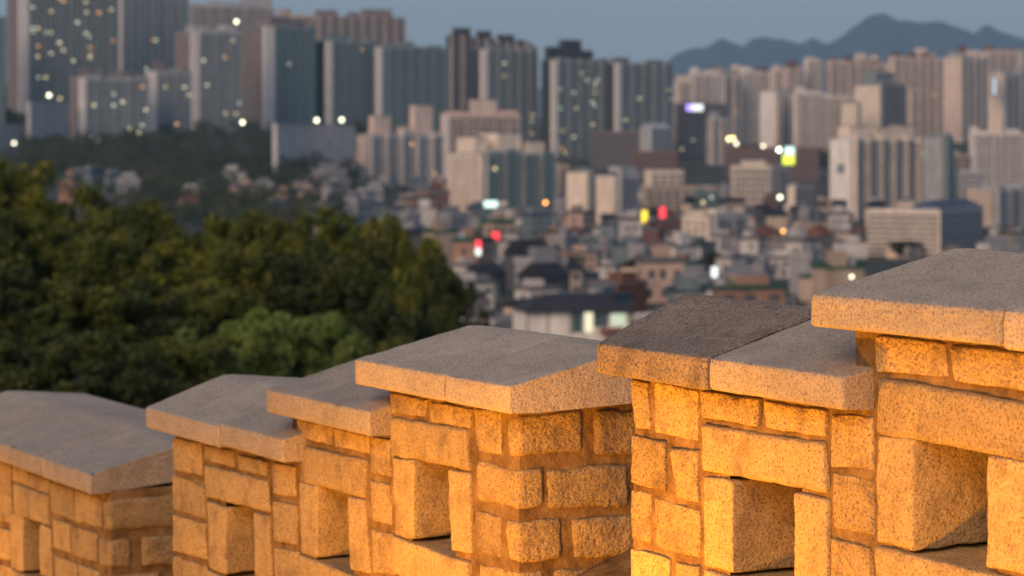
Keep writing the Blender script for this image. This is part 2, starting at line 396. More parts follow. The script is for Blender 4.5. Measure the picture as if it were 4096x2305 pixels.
def mortar(parent, s0, s1, ztop, holes=(), zbot=None, d1=1.02):
    """one bed of mortar: front, rear, top and end sheets with the loophole left open"""
    zb = min(ground_z(s0), ground_z(s1)) - 0.25 if zbot is None else zbot
    VV = []; FF = []; base = parent.matrix_basis.translation; res = 0.026
    def lines(lo, hi, cuts):
        c = [lo] + sorted(x for x in cuts if lo < x < hi) + [hi]; out = [lo]
        for p, q in zip(c[:-1], c[1:]): out += list(np.linspace(p, q, max(2, int((q - p) / res) + 1)))[1:]
        return out
    hs = [(a - 0.03, b_ + 0.03, zl - 0.03, zh + 0.03) for a, b_, zl, zh in holes]
    def sheet(A_, B_, fn, skip=None):
        n0 = len(VV)
        for a in A_:
            for b_ in B_: VV.append(fn(a, b_) - base)
        m = len(B_)
        for i in range(len(A_) - 1):
            for j in range(m - 1):
                if skip and skip((A_[i] + A_[i + 1]) / 2, (B_[j] + B_[j + 1]) / 2): continue
                FF.append((n0 + i * m + j, n0 + (i + 1) * m + j, n0 + (i + 1) * m + j + 1, n0 + i * m + j + 1))
    S_ = lines(s0, s1, [x for h in hs for x in h[:2]]); Z_ = lines(zb, ztop, [x for h in hs for x in h[2:]])
    inh = lambda a, z: any(h[0] < a < h[1] and h[2] < z < h[3] for h in hs)
    def nz(w): return 0.010 * (0.6 * mnoise.noise(w * 7) + 0.5 * mnoise.noise(w * 17) + 0.25 * mnoise.noise(w * 40))
    def fr(a, z):
        w = W3(a, DW + 0.007, z); return w + nz(w) * WV
    sheet(S_, Z_, fr, inh)
    sheet([s0, s1], [ztop - 0.02, ztop], lambda a, z: W3(a, DW + 0.02 + (z - ztop + 0.02) * 40, ztop))
    D_ = list(np.linspace(DW + 0.007, d1, 26)); Z2 = list(np.linspace(zb, ztop, 36))
    for s_, sg in ((s1, 1), (s0, -1)):
        def en(d_, z, s_=s_, sg=sg):
            w = W3(s_, d_, z); k = min(1.0, (d_ - DW - 0.007) / 0.05)
            k = float(k); return w + (k * nz(w) * sg) * WU + (nz(W3(s_, DW + 0.007, z)) * (1 - k)) * WV
        sheet(D_, Z2, en)
    sheet([s0, s1] if not hs else sorted({s0, s1, hs[0][0], hs[0][1]}), [zb, ztop] if not hs else [zb, hs[0][2], hs[0][3], ztop], lambda a, z: W3(a, d1, z), inh)
    return mesh_obj('mortar', VV, FF, MORTAR, parent, smooth=True)

def fill_courses(parent, s0, s1, ztop):
    """courses out of frame, down to the path"""
    z = ztop
    while z > ground_z(s0) - 0.05:
        h = random.uniform(0.17, 0.22); s = s0 + 0.01
        while s < s1 - 0.06:
            w = min(random.uniform(0.2, 0.38), s1 - s - 0.01)
            if w > 0.05: stone(parent, [(s, z), (s + w, z), (s + w, z - h), (s, z - h)], res=0.035, r=0.014)
            s += w + 0.03
        z -= h + 0.032

def cap(parent, s0, s1, zt, rl, rr, back, th=0.11, mat=None, name='cap_stone', chamfer_l=0.0, label=None):
    """saddle-backed coping stone; rl / rr = (d, z) of the ridge at its left / right end, back = (d, z) of rear eave"""
    mat = mat or G_CAP
    L = s1 - s0; ns = max(4, int(L / 0.028)); sv = [0, 0.006, 0.016] + list(np.linspace(0.04, L - 0.04, ns)) + [L - 0.016, L - 0.006, L]
    V_ = []; F_ = []
    def prof(t):
        rd = rl[0] * (1 - t) + rr[0] * t; rz = rl[1] * (1 - t) + rr[1] * t
        pts = []
        def seg(a, b_, n): pts.extend([(a[0] + (b_[0] - a[0]) * i / n, a[1] + (b_[1] - a[1]) * i / n) for i in range(n)])
        r_ = 0.009
        fb = (0, zt - th); ft = (0, zt)
        seg((0.0, fb[1] + r_), (0.0, ft[1] - r_), 5)
        pts.append((0.0, ft[1] - r_)); pts.append((0.003, ft[1] - 0.002))
        seg((r_, zt + r_ * 0.25), (rd - 0.03, rz - 0.010), 18)
        seg((rd - 0.03, rz - 0.010), (rd + 0.03, rz - 0.010), 3)
        seg((rd + 0.03, rz - 0.010), (back[0], back[1]), 14)
        pts.append((back[0], back[1])); pts.append((back[0], back[1] - th)); 
        seg((back[0] - 0.01, back[1] - th - 0.003), (r_, fb[1]), 10)
        pts.append((r_, fb[1])); pts.append((0.003, fb[1] + 0.003))
        return pts
    _seed[0] += 0.917; sd_ = Vector((_seed[0] * 2.3, _seed[0], _seed[0] * 0.7)); npf = None
    base = parent.matrix_basis.translation
    for x in sv:
        t = x / L; pr = prof(t); npf = len(pr)
        e = min(x, L - x); sh = 0.007 * max(0.0, 1 - e / 0.02) ** 2
        cz = sum(p[1] for p in pr) / npf; cd = sum(p[0] for p in pr) / npf
        for k, (dd, zz) in enumerate(pr):
            w = W3(s0 + x, dd, zz); q = w + sd_
            nz = 0.55 * mnoise.noise(q * 3) + 0.45 * mnoise.noise(q * 14) + 0.25 * mnoise.noise(q * 37)
            am = 0.0055
            dn = am * nz + (0.022 * min(0, mnoise.noise(q * 9) + 0.22) if (dd < 0.012 and (zz > zt - 0.02 or zz < zt - th + 0.02)) else 0)
            if dd < 0.02 and zz < zt + 0.002: dd2, zz2 = dd - dn + sh, zz - (0.6 * sh if zz > zt - 0.03 else -0.6 * sh)
            else: dd2, zz2 = dd, zz + dn - sh
            xo = 0.5 * am * mnoise.noise(q * 9 + Vector((5, 5, 5))) if 0 < t < 1 else 0.9 * am * nz
            V_.append(W3(s0 + x + xo + chamfer_l * dd * (1 - t), dd2, zz2) - base)
    m_ = len(sv)
    for i in range(m_ - 1):
        for k in range(npf):
            F_.append((i * npf + k, i * npf + (k + 1) % npf, (i + 1) * npf + (k + 1) % npf, (i + 1) * npf + k)[::-1])
    F_.append(tuple(range(npf))); F_.append(tuple((m_ - 1) * npf + k for k in range(npf))[::-1])
    o = mesh_obj(name, V_, F_, mat, parent, smooth=True)
    o['tone'] = random.uniform(0.3, 0.6); o.data.polygons[-1].use_smooth = False; o.data.polygons[-2].use_smooth = False
    if label: o['label'] = label
    return o

# ---- left battlement
A = empty('battlement', W3(-7.6, 0.5, ground_z(-7.6))); tag(A, 'far left stone battlement with a broad ridged coping, lowest down the slope', 'battlement', 'stepped battlements of the fortress wall')
SA = -6.79
cap(A, -7.709, -6.824, -1.832, (0.56, -1.655), (0.54, -1.690), (1.12, -1.72), th=0.115)
cap(A, -9.15, -7.720, -1.832, (0.58, -1.655), (0.56, -1.655), (1.12, -1.72), th=0.115)
cap(A, -10.15, -9.154, -1.832, (0.58, -1.665), (0.58, -1.655), (1.12, -1.72), th=0.115)
for q in [(-60, 610, 70, 650, 75, 870, -60, 830), (-60, 840, 75, 880, 80, 1065, -60, 1030), (-60, 1095, 78, 1130, 80, 1335, -60, 1290),
          (-60, 1350, 85, 1400, 85, 1560, -60, 1510), (90, 655, 200, 705, 205, 795, 95, 755), (212, 712, 345, 760, 345, 845, 215, 800),
          (355, 780, 520, 830, 525, 1045, 365, 980), (540, 840, 720, 890, 725, 1090, 540, 1050), (385, 1050, 500, 1080, 510, 1280, 390, 1235),
          (520, 1095, 695, 1150, 705, 1345, 530, 1290), (400, 1310, 555, 1370, 560, 1560, 405, 1510), (572, 1375, 720, 1425, 720, 1610, 575, 1560)]:
    stone(A, fq(1, *q))
hA = loophole(A, 1, (100, 780, 350, 870, 355, 1090, 105, 1000), (85, 1000, 165, 1020, 180, 1420, 85, 1390), (290, 1075, 365, 1110, 375, 1470, 295, 1440))
corner_stone(A, 1, (735, 890, 800, 900, 800, 1130, 745, 1110), (800, 900, 1300, 865, 1300, 1085, 800, 1130), SA, G_DRESS)
corner_stone(A, 1, (710, 1165, 800, 1190, 800, 1400, 715, 1375), (800, 1190, 950, 1185, 955, 1390, 800, 1400), SA)
corner_stone(A, 1, (735, 1440, 800, 1455, 800, 1640, 735, 1625), (800, 1455, 1160, 1445, 1160, 1620, 800, 1640), SA)
end_stone(A, 1, SA, 1020, 1175, 1290, 1150, 1290, 1370, 1025, 1385)
mortar(A, -10.0, SA - 0.015, -1.93, [hA])
fill_courses(A, -8.9, SA, -2.86)

# ---- middle battlement, three steps
B = empty('battlement', W3(-4.0, 0.5, ground_z(-4.0))); tag(B, 'middle stone battlement in three steps with three square loopholes', 'battlement', 'stepped battlements of the fortress wall')
SB = -2.08
cap(B, -5.95, -4.927, -1.368, (0.47, -1.205), (0.50, -1.205), (1.08, -1.27))
cap(B, -4.917, -4.136, -1.352, (0.50, -1.205), (0.52, -1.21), (1.08, -1.27))
cap(B, -4.342, -3.213, -1.134, (0.56, -0.985), (0.56, -0.99), (1.12, -1.06))
cap(B, -3.367, -2.520, -0.918, (0.59, -0.781), (0.57, -0.775), (1.15, -0.87))
cap(B, -2.510, -1.965, -0.918, (0.57, -0.775), (0.52, -0.80), (1.15, -0.87))
for q in [(225, 520, 410, 555, 415, 760, 230, 720), (222, 770, 262, 785, 268, 1000, 228, 985), (275, 785, 430, 850, 438, 1050, 278, 1005),
          (228, 1045, 435, 1105, 448, 1330, 230, 1270), (230, 1320, 270, 1330, 275, 1520, 235, 1500), (285, 1345, 445, 1395, 455, 1570, 290, 1530),
          (440, 570, 630, 610, 635, 700, 445, 655), (675, 635, 855, 680, 855, 755, 680, 715),
          (905, 690, 1045, 720, 1055, 910, 912, 880), (905, 955, 1060, 985, 1060, 1230, 915, 1200), (915, 1270, 1065, 1295, 1065, 1520, 920, 1490)]:
    stone(B, fq(2, *q))
h1 = loophole(B, 2, (440, 695, 865, 800, 880, 1020, 450, 915), (460, 945, 580, 975, 600, 1440, 475, 1400), (775, 1020, 875, 1040, 895, 1490, 785, 1455))
for q in [(250, 460, 450, 500, 455, 600, 258, 550), (470, 515, 690, 560, 690, 655, 490, 610), (715, 560, 830, 590, 835, 805, 720, 780),
          (710, 850, 825, 870, 840, 1110, 725, 1090), (720, 1165, 850, 1190, 860, 1435, 730, 1420)]:
    stone(B, fq(3, *q))
h2 = loophole(B, 3, (250, 610, 680, 705, 670, 950, 260, 845), (255, 845, 360, 865, 385, 1335, 270, 1300), (565, 935, 670, 960, 710, 1440, 585, 1410))
for q in [(260, 290, 490, 330, 475, 415, 265, 395), (515, 345, 775, 390, 760, 490, 520, 455), (800, 395, 955, 405, 960, 660, 815, 645),
          (805, 1040, 960, 1080, 960, 1325, 815, 1275)]:
    stone(B, fq(4, *q))
h3 = loophole(B, 4, (258, 430, 745, 505, 770, 775, 270, 675), (275, 690, 405, 710, 425, 1215, 300, 1185), (632, 765, 770, 790, 785, 1310, 655, 1285))
corner_stone(B, 4, (1005, 415, 1085, 415, 1085, 690, 1015, 680), (1085, 415, 1495, 405, 1500, 655, 1085, 690), SB)
corner_stone(B, 4, (805, 700, 1085, 770, 1085, 1025, 810, 975), (1085, 770, 1215, 785, 1220, 1030, 1085, 1025), SB)
corner_stone(B, 4, (1000, 1090, 1085, 1100, 1085, 1370, 1010, 1350), (1085, 1100, 1365, 1090, 1368, 1345, 1085, 1370), SB)
corner_stone(B, 4, (820, 1360, 1085, 1425, 1085, 1620, 820, 1570), (1085, 1425, 1235, 1440, 1235, 1620, 1085, 1620), SB)
end_stone(B, 4, SB, 1575, 395, 1930, 385, 1930, 660, 1580, 670)
end_stone(B, 4, SB, 1272, 765, 1795, 735, 1795, 1010, 1280, 1020)
end_stone(B, 4, SB, 1850, 735, 2050, 730, 2050, 990, 1850, 1005)
end_stone(B, 4, SB, 1435, 1085, 1900, 1055, 1900, 1320, 1440, 1350)
end_stone(B, 4, SB, 1310, 1415, 1650, 1395, 1650, 1600, 1310, 1600)
mortar(B, -5.80, -4.293, -1.46, [h1]); mortar(B, -4.295, -3.243, -1.235, [h2]); mortar(B, -3.245, SB - 0.015, -1.02, [h3])
fill_courses(B, -5.80, -4.25, -2.34); fill_courses(B, -4.22, -3.2, -2.10); fill_courses(B, -3.2, SB, -1.90)

# ---- right battlement, two steps
Cb = empty('battlement', W3(0.0, 0.5, ground_z(0.0))); tag(Cb, 'nearest stone battlement on the right, its upper coping cut by the frame edge', 'battlement', 'stepped battlements of the fortress wall')
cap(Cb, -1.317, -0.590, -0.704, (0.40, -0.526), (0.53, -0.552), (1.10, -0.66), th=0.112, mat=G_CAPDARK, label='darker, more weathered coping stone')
cap(Cb, -0.581, 0.174, -0.704, (0.53, -0.555), (0.60, -0.585), (1.12, -0.67), th=0.108)
cap(Cb, 0.0, 0.912, -0.455, (0.60, -0.312), (0.57, -0.330), (1.15, -0.40), th=0.105)
cap(Cb, 0.917, 2.10, -0.455, (0.57, -0.330), (0.57, -0.32), (1.15, -0.40), th=0.113)
for q in [(90, 130, 185, 150, 205, 440, 120, 435), (235, 145, 515, 205, 520, 515, 240, 465), (90, 505, 295, 555, 305, 860, 85, 805), (345, 590, 525, 605, 525, 940, 400, 905),
          (78, 880, 200, 905, 200, 1210, 80, 1180), (235, 930, 530, 1020, 530, 1310, 245, 1240), (80, 1275, 335, 1345, 335, 1600, 80, 1550), (395, 1375, 530, 1400, 530, 1620, 395, 1600),
          (560, 205, 940, 265, 945, 415, 570, 365), (985, 275, 1395, 345, 1390, 490, 1000, 430),
          (1435, 360, 1705, 385, 1705, 715, 1445, 690), (1450, 765, 1710, 810, 1715, 1160, 1455, 1115), (1450, 1215, 1690, 1270, 1700, 1560, 1450, 1510)]:
    stone(Cb, fq(6, *q))
hC = loophole(Cb, 6, (560, 420, 1390, 545, 1410, 890, 565, 735), (575, 770, 770, 800, 775, 1430, 575, 1380), (1190, 880, 1415, 930, 1420, 1560, 1185, 1500))
for q in [(590, 780, 1110, 840, 1140, 1060, 610, 1020), (1180, 850, 1830, 935, 1830, 1185, 1220, 1090)]:
    stone(Cb, fq(7, *q))
lq = [onD(3514, 1512, DW), onD(4120, 1614, DW), onD(4120, 1848, DW), onD(3512, 1733, DW)]
hD = loophole(Cb, 8, None, (597, 370, 885, 405, 880, 1250, 600, 1180), (1445, 520, 1740, 572, 1740, 1440, 1435, 1385), lq=lq)
sR = hD[1] + 0.36
for (z1, z0) in [(-0.58, -0.76), (-0.80, -1.0), (-1.03, -1.24), (-1.28, -1.5)]:
    stone(Cb, [(sR, z1), (sR + 0.3, z1), (sR + 0.3, z0), (sR, z0)]); stone(Cb, [(sR + 0.34, z1 + 0.01), (sR + 0.7, z1 + 0.01), (sR + 0.7, z0), (sR + 0.34, z0)])
mortar(Cb, -1.235, 0.088, -0.81, [hC]); mortar(Cb, 0.085, 2.0, -0.556, [hD])
fill_courses(Cb, -1.23, 0.18, -1.70); fill_courses(Cb, 0.2, 2.0, -1.54)

# ---- low sills of the two crenels
for nm, lab, a, b_, z0, par in [('crenel_sill', 'sloping mortar sill in the gap right of the middle battlement', SB - 0.02, -1.23, -1.79, None),
                                 ('crenel_sill', 'low mortar sill in the gap right of the far left battlement', SA - 0.02, -5.79, -2.75, None)]:
    e = empty(nm, W3((a + b_) / 2, 0.5, ground_z(a))); tag(e, lab, 'wall sill')
    base = e.matrix_basis.translation; zb = ground_z(a) - 0.2
    V_, F_ = rough_block([(a, z0), (b_, z0), (b_, zb), (a, zb)], 0.9, front_map(DW + 0.02), r=0.02, amp=0.01, res=0.04, bulge=0)
    V2 = []
    for v in V_:
        dd = (v - WO).dot(WV); ss = (v - WO).dot(WU)
        k = max(0.0, min(1.0, (v.z - (z0 - 0.25)) / 0.25))
        v = v + Vector((0, 0, k * (0.34 * (dd - DW) + 0.10 * max(0, (ss - b_ + 0.35) / 0.35) ** 2))); V2.append(v - base)
    mesh_obj('mortar_bed', V2, F_, MORTAR, e, smooth=True)
    s = a + 0.05; z = z0 - 0.06
    while z > zb + 0.1:
        s = a + 0.05
        while s < b_ - 0.1:
            w = min(random.uniform(0.2, 0.36), b_ - 0.03 - s)
            block(e, 'stone', [(s, z), (s + w, z), (s + w, z - 0.2), (s, z - 0.2)], 0.15, front_map(DW), G_STONE, r=0.016, amp=0.0075, res=0.035, bulge=0.008); s += w + 0.03
        z -= 0.23

# ---- path inside the wall and the rampart it crowns
path_m, nt, n, l, b = new_mat('path_earth')
tc = n.new('ShaderNodeTexCoord'); g = noise_node(n, l, tc.outputs['Object'], 3, 7, 0.65)
r_ = ramp(n, [(0.3, (0.16, 0.13, 0.10)), (0.7, (0.30, 0.25, 0.20))]); l.new(g.outputs[0], r_.inputs[0]); l.new(r_.outputs[0], b.inputs['Base Color']); b.inputs['Roughness'].default_value = 0.95
vv = []; ff = []
ss = np.linspace(-20, 14, 60); dl = np.linspace(-26, 0.3, 40)
for s in ss:
    for d in dl:
        w = W3(s, d, ground_z(s) + 0.02 * mnoise.noise(Vector((s, d, 0)) * 0.9)); vv.append(w)
nd = len(dl)
for i in range(len(ss) - 1):
    for j in range(nd - 1): ff.append((i * nd + j, (i + 1) * nd + j, (i + 1) * nd + j + 1, i * nd + j + 1))
tag(mesh_obj('path', vv, ff, path_m, smooth=True), kind='structure')
e = empty('rampart', W3(-3, 1.0, -6)); tag(e, 'outer rampart wall below the battlements, dropping to the hillside', 'wall')
q = []
for s in (-16, 0, 12): q += [W3(s, 0.35, ground_z(s) - 0.3) - e.location, W3(s, 1.0, ground_z(s) - 0.28) - e.location, W3(s, 1.5, -9) - e.location, W3(s, 0.2, -9) - e.location]
mesh_obj('masonry', q, [(i, i + 4, i + 5, i + 1) for i in (0, 4)] + [(i + 1, i + 5, i + 6, i + 2) for i in (0, 4)] + [(i + 3, i + 7, i + 4, i) for i in (0, 4)], MORTAR, e)

# ---- sodium floodlights standing on the path at the foot of the wall
DARKMETAL = plain('dark_metal', (0.05, 0.05, 0.05), 0.1, 3, 0.5)
LAMPCOL = (1.0, 0.375, 0.018)
for (s, d, pw) in [(-0.95, -1.25, 62), (1.35, -0.98, 30), (-3.0, -1.25, 36), (-5.3, -1.25, 12), (-7.4, -1.25, 9), (-9.3, -1.1, 24)]:
    e = empty('floodlight', W3(s, d, ground_z(s)), math.atan2(WU.y, WU.x)); tag(e, 'small ground floodlight on the path before the ' + {-0.95: 'nearest lower step', 1.35: 'nearest upper step', -3.0: 'middle battlement top step', -5.3: 'middle battlement lowest step', -7.4: 'far left battlement', -9.3: 'far end of the wall'}[s], 'floodlight', 'floodlights along the foot of the wall')
    MB().box(-0.10, 0.10, -0.10, 0.02, 0.03, 0.05).box(-0.02, 0.02, -0.06, -0.02, 0.05, 0.08).build('base', DARKMETAL, e)
    MB().add([(-0.13, -0.11, 0.07), (0.13, -0.11, 0.07), (0.13, 0.02, 0.07), (-0.13, 0.02, 0.07), (-0.13, -0.13, 0.15), (0.13, -0.13, 0.15), (0.13, 0.0, 0.19), (-0.13, 0.0, 0.19)],
             [(0, 3, 2, 1), (0, 1, 5, 4), (1, 2, 6, 5), (2, 3, 7, 6), (3, 0, 4, 7)]).build('housing', DARKMETAL, e)
    ld = bpy.data.lights.new('floodlight_lamp', 'AREA'); ld.shape = 'RECTANGLE'; ld.size = 0.24; ld.size_y = 0.13; ld.energy = pw * 1.95; ld.color = LAMPCOL
    lo = bpy.data.objects.new('floodlight_lamp', ld); COL.objects.link(lo); lo.parent = e; lo.location = (0, -0.065, 0.185)
    aim = (W3(s, DW, ground_z(s) + 0.45) - W3(s, d, ground_z(s) + 0.18))
    lo.rotation_euler = (Matrix.Rotation(-e.rotation_euler.z, 3, 'Z') @ aim).to_track_quat('-Z', 'Y').to_euler()

# ================================================================== the wood on the slope below the wall
BARK = plain('bark', (0.05, 0.04, 0.03), 0.2, 4, 0.9)
def leaf_cloud(centers, n, size, seed, flat=0.0):
    r = np.random.default_rng(seed); C_ = np.array([c[:3] for c in centers]); Rr = np.array([c[3] for c in centers])
    wts = Rr ** 2 / np.sum(Rr ** 2); idx = r.choice(len(C_), n, p=wts)
    d = r.normal(size=(n, 3)); d /= np.linalg.norm(d, axis=1)[:, None]
    rad = Rr[idx] * r.uniform(0.35, 1.0, n) ** 0.5
    p = C_[idx] + d * rad[:, None] * np.array([1, 1, 0.8])
    a = r.normal(size=(n, 3)); a /= np.linalg.norm(a, axis=1)[:, None]
    b = np.cross(a, r.normal(size=(n, 3))); b /= np.linalg.norm(b, axis=1)[:, None]
    s = (size * r.uniform(0.6, 1.35, n))[:, None]
    V_ = np.empty((n * 4, 3)); V_[0::4] = p - a * s; V_[1::4] = p + b * s * 0.55; V_[2::4] = p + a * s; V_[3::4] = p - b * s * 0.55
    return V_, np.arange(n * 4).reshape(n, 4)
def fast_mesh(name, V_, Q, mat):
    me = bpy.data.meshes.new(name); nv, nq = len(V_), len(Q)
    me.vertices.add(nv); me.vertices.foreach_set('co', np.asarray(V_, np.float32).ravel())
    me.loops.add(nq * 4); me.loops.foreach_set('vertex_index', np.asarray(Q, np.int32).ravel())
    me.polygons.add(nq); me.polygons.foreach_set('loop_start', np.arange(0, nq * 4, 4, dtype=np.int32))
    me.update(calc_edges=True); me.validate(); me.materials.append(mat); return me

LEAF_OLIVE = leaf_mat('leaves_olive', [(0.03, 0.048, 0.014), (0.065, 0.092, 0.022), (0.12, 0.14, 0.03), (0.17, 0.16, 0.03)], 0.8)
LEAF_DARK = leaf_mat('leaves_dark', [(0.025, 0.038, 0.014), (0.05, 0.068, 0.02), (0.085, 0.1, 0.028)], 0.8)
LEAF_YELLOW = leaf_mat('leaves_yellowing', [(0.045, 0.062, 0.014), (0.12, 0.145, 0.024), (0.25, 0.235, 0.03)], 0.7)
LEAF_LIGHT = leaf_mat('leaves_light', [(0.11, 0.155, 0.036), (0.19, 0.255, 0.06), (0.27, 0.33, 0.08)], 0.9)
def tree_proto(seed, mat, nleaf=9000):
    r = random.Random(seed); mb = MB()
    mb.tube([(0, 0, -1.0), (0.05, 0, 1.2), (0.0, 0.1, 2.6), (0.1, 0.0, 4.6)], [0.22, 0.19, 0.15, 0.07])
    cl = []
    for k in range(84):
        th = r.uniform(0, 2 * math.pi); ph = math.asin(r.uniform(-0.75, 1)); q = r.uniform(0.45, 0.95) if k > 6 else 0.2
        c = Vector((3.2 * q * math.cos(th) * math.cos(ph), 3.2 * q * math.sin(th) * math.cos(ph), 4.5 + 3.1 * q * math.sin(ph)))
        cl.append((c.x, c.y, c.z, r.uniform(0.35, 0.85)))
        if k < 12: mb.tube([(0, 0.05, r.uniform(1.6, 3.2)), tuple(c * 0.5 + Vector((0, 0, 1.6))), tuple(c)], [0.09, 0.06, 0.02], 5)
    tm = mb.build('trunk', BARK).data
    V_, Q = leaf_cloud(cl, nleaf, 0.15, seed)
    return tm, fast_mesh('crown', V_, Q, mat)
PROTO = {}
for key, m_ in (('olive', LEAF_OLIVE), ('dark', LEAF_DARK), ('yellow', LEAF_YELLOW), ('light', LEAF_LIGHT)):
    PROTO[key] = [tree_proto(hash_ + {'olive': 0, 'dark': 10, 'yellow': 20, 'light': 30}[key], m_, 16000 if key == 'light' else 14000) for hash_ in ((1, 2) if key != 'light' else (3,))]
for o in [o for o in COL.objects if o.name.startswith('trunk')]: bpy.data.objects.remove(o)
def plant_tree(px, py, D, wpx, key, label, group):
    top = P(px, py, D); zb = terr(top.x, top.y); H = max(3.0, top.z - zb); w = wpx * D / F
    t = empty('tree', (top.x, top.y, zb), random.uniform(0, 6.28)); t.scale = (w / 7.0, w / 7.0, H / 8.0)
    tm, cm = random.choice(PROTO[key])
    for nm, me in (('trunk', tm), ('crown', cm)):
        o = bpy.data.objects.new(nm, me); COL.objects.link(o); o.parent = t
    return tag(t, label, 'tree', group)
GT = 'trees of the park wood beyond the wall'
for i, (px, py, D, w, key, lab) in enumerate([
    (40, 560, 128, 560, 'yellow', 'tall yellowing tree at the left frame edge, highest of the wood'),
    (300, 675, 126, 480, 'yellow', 'yellow-green tree just right of the highest tree at the left edge'),
    (560, 745, 124, 520, 'olive', 'olive tree below the small pink cube house, top row of the wood'),
    (820, 800, 122, 500, 'yellow', 'yellow-green rounded tree in the top row of the wood, left of centre'),
    (1070, 785, 122, 520, 'olive', 'olive tree at the middle of the top edge of the wood'),
    (1320, 770, 120, 520, 'yellow', 'yellowish tree in the top row below the white slab flats'),
    (1530, 800, 118, 460, 'olive', 'olive tree near the right end of the wood, top row'),
    (1690, 850, 116, 330, 'yellow', 'slender yellowish tree at the upper right corner of the wood'),
    (1800, 990, 112, 330, 'dark', 'dark tree at the right edge of the wood beside the low houses'),
    (-60, 790, 104, 620, 'olive', 'dark olive tree cut by the left frame edge, mid height'),
    (190, 830, 106, 560, 'yellow', 'yellow-flecked tree second from the left edge, mid height'),
    (430, 880, 103, 560, 'olive', 'olive tree in the middle row, left part of the wood'),
    (680, 905, 104, 560, 'yellow', 'yellow-green tree in the middle row left of the dark hollow'),
    (960, 930, 106, 520, 'olive', 'broad olive tree in the middle row at the edge of the dark hollow'),
    (1230, 930, 106, 560, 'dark', 'very dark tree in the hollow at the centre of the wood'),
    (1470, 935, 104, 500, 'dark', 'dark tree right of the hollow in the middle row'),
    (1660, 1010, 102, 420, 'olive', 'olive tree in the middle row near the right end of the wood'),
    (1770, 1150, 98, 330, 'dark', 'low dark tree right of the light green tree'),
    (20, 1050, 88, 700, 'dark', 'dark tree above the far left coping'),
    (270, 1080, 88, 680, 'olive', 'olive tree right above the far left coping, lower row'),
    (520, 1110, 90, 640, 'dark', 'dark tree in the lower row above the gap beside the left coping'),
    (760, 1090, 92, 620, 'olive', 'olive tree in the lower row left of the light green tree'),
    (1080, 1200, 84, 560, 'light', 'light green bushy tree, middle of the pale clump'),
    (890, 1250, 82, 560, 'light', 'light green bushy tree, left part of the pale clump'),
    (1300, 1200, 84, 480, 'light', 'light green bushy tree, right part of the pale clump'),
    (1560, 1160, 95, 480, 'dark', 'dark tree behind the right side of the light green clump'),
    (80, 1290, 72, 800, 'dark', 'dark low tree just over the far left coping'),
    (430, 1310, 70, 760, 'dark', 'dark low tree filling the notch left of the middle battlement'),
    (760, 1310, 74, 640, 'olive', 'low olive tree above the first coping of the middle battlement'),
    (-330, 700, 112, 620, 'olive', 'olive tree just out of frame left of the wood'), (-420, 1000, 92, 700, 'dark', 'dark tree out of frame left of the wood, lower row'), (-760, 800, 115, 640, 'yellow', 'yellowing tree further out of frame on the left'),
    (1590, 1290, 82, 420, 'olive', 'low olive tree beside the middle battlement\'s top coping')]):
    plant_tree(px, py, D, w, key, lab, GT)

# unseen trees added behind the viewer, along the inner side of the path: they keep the low western light off the wall
for i, (s_, d_, h_) in enumerate([(-13, -13.5, 8.5), (-10.2, -14.5, 9), (-7.6, -13.2, 8.2), (-5.2, -14.8, 9.4), (-2.8, -13.4, 8.6), (-0.4, -14.6, 9.2), (2.0, -13.6, 8.8), (4.6, -14.4, 9.0), (7.2, -13.4, 8.4), (-11.5, -18, 10), (-6.4, -18.4, 10.4), (-1.2, -18.2, 10.2), (4.0, -18, 10), (9, -17.5, 9.5)]):
    p = W3(s_, d_, ground_z(s_)); t = empty('tree', p, i * 1.3); t.scale = (0.72, 0.72, h_ / 8.0)
    tm, cm = PROTO['dark'][i % 2]
    for nm, me in (('trunk', tm), ('crown', cm)):
        o = bpy.data.objects.new(nm, me); COL.objects.link(o); o.parent = t
    tag(t, ('first', 'second', 'third', 'fourth', 'fifth', 'sixth', 'seventh', 'eighth', 'ninth', 'tenth', 'eleventh', 'twelfth', 'thirteenth', 'fourteenth')[i] + ' added light-blocking tree along the inner side of the path', 'tree', 'added trees behind the viewer that block the low sun')

# ================================================================== the city
OV = 4096.0 / 2576.0
C_WHITE = plain('render_white', (0.82, 0.77, 0.71)); C_CREAM = plain('render_cream', (0.82, 0.70, 0.57)); C_PINK = plain('render_pinkish', (0.70, 0.56, 0.48))
C_GREY = plain('render_grey', (0.4, 0.42, 0.435)); C_MID = plain('render_midgrey', (0.225, 0.255, 0.265)); C_DARK = plain('render_dark', (0.05, 0.055, 0.062)); C_BROWN = plain('render_brown', (0.21, 0.18, 0.175))
C_BRICK = plain('brick_red', (0.25, 0.145, 0.11)); C_ORANGE = plain('brick_orange', (0.45, 0.26, 0.17)); C_TEALW = plain('render_teal', (0.2, 0.275, 0.285)); C_BEIGE = plain('render_beige', (0.52, 0.42, 0.33))
C_CONC = plain('concrete', (0.34, 0.345, 0.36)); C_BLUE = plain('roof_blue', (0.07, 0.1, 0.16)); C_GREENR = plain('roof_green', (0.06, 0.14, 0.11)); C_ROOFD = plain('roof_dark', (0.03, 0.035, 0.045)); C_TERRA = plain('roof_terracotta', (0.24, 0.12, 0.085))
C_ROOFL = plain('roof_light', (0.45, 0.45, 0.46))
GL_TEAL = glass('window_teal', (0.075, 0.135, 0.14), 0.3); GL_DARK = glass('window_dark', (0.085, 0.095, 0.11), 0.35); GL_PALE = glass('window_pale', (0.21, 0.205, 0.20), 0.4); GL_BLUE = glass('window_blue', (0.10, 0.14, 0.17), 0.35)
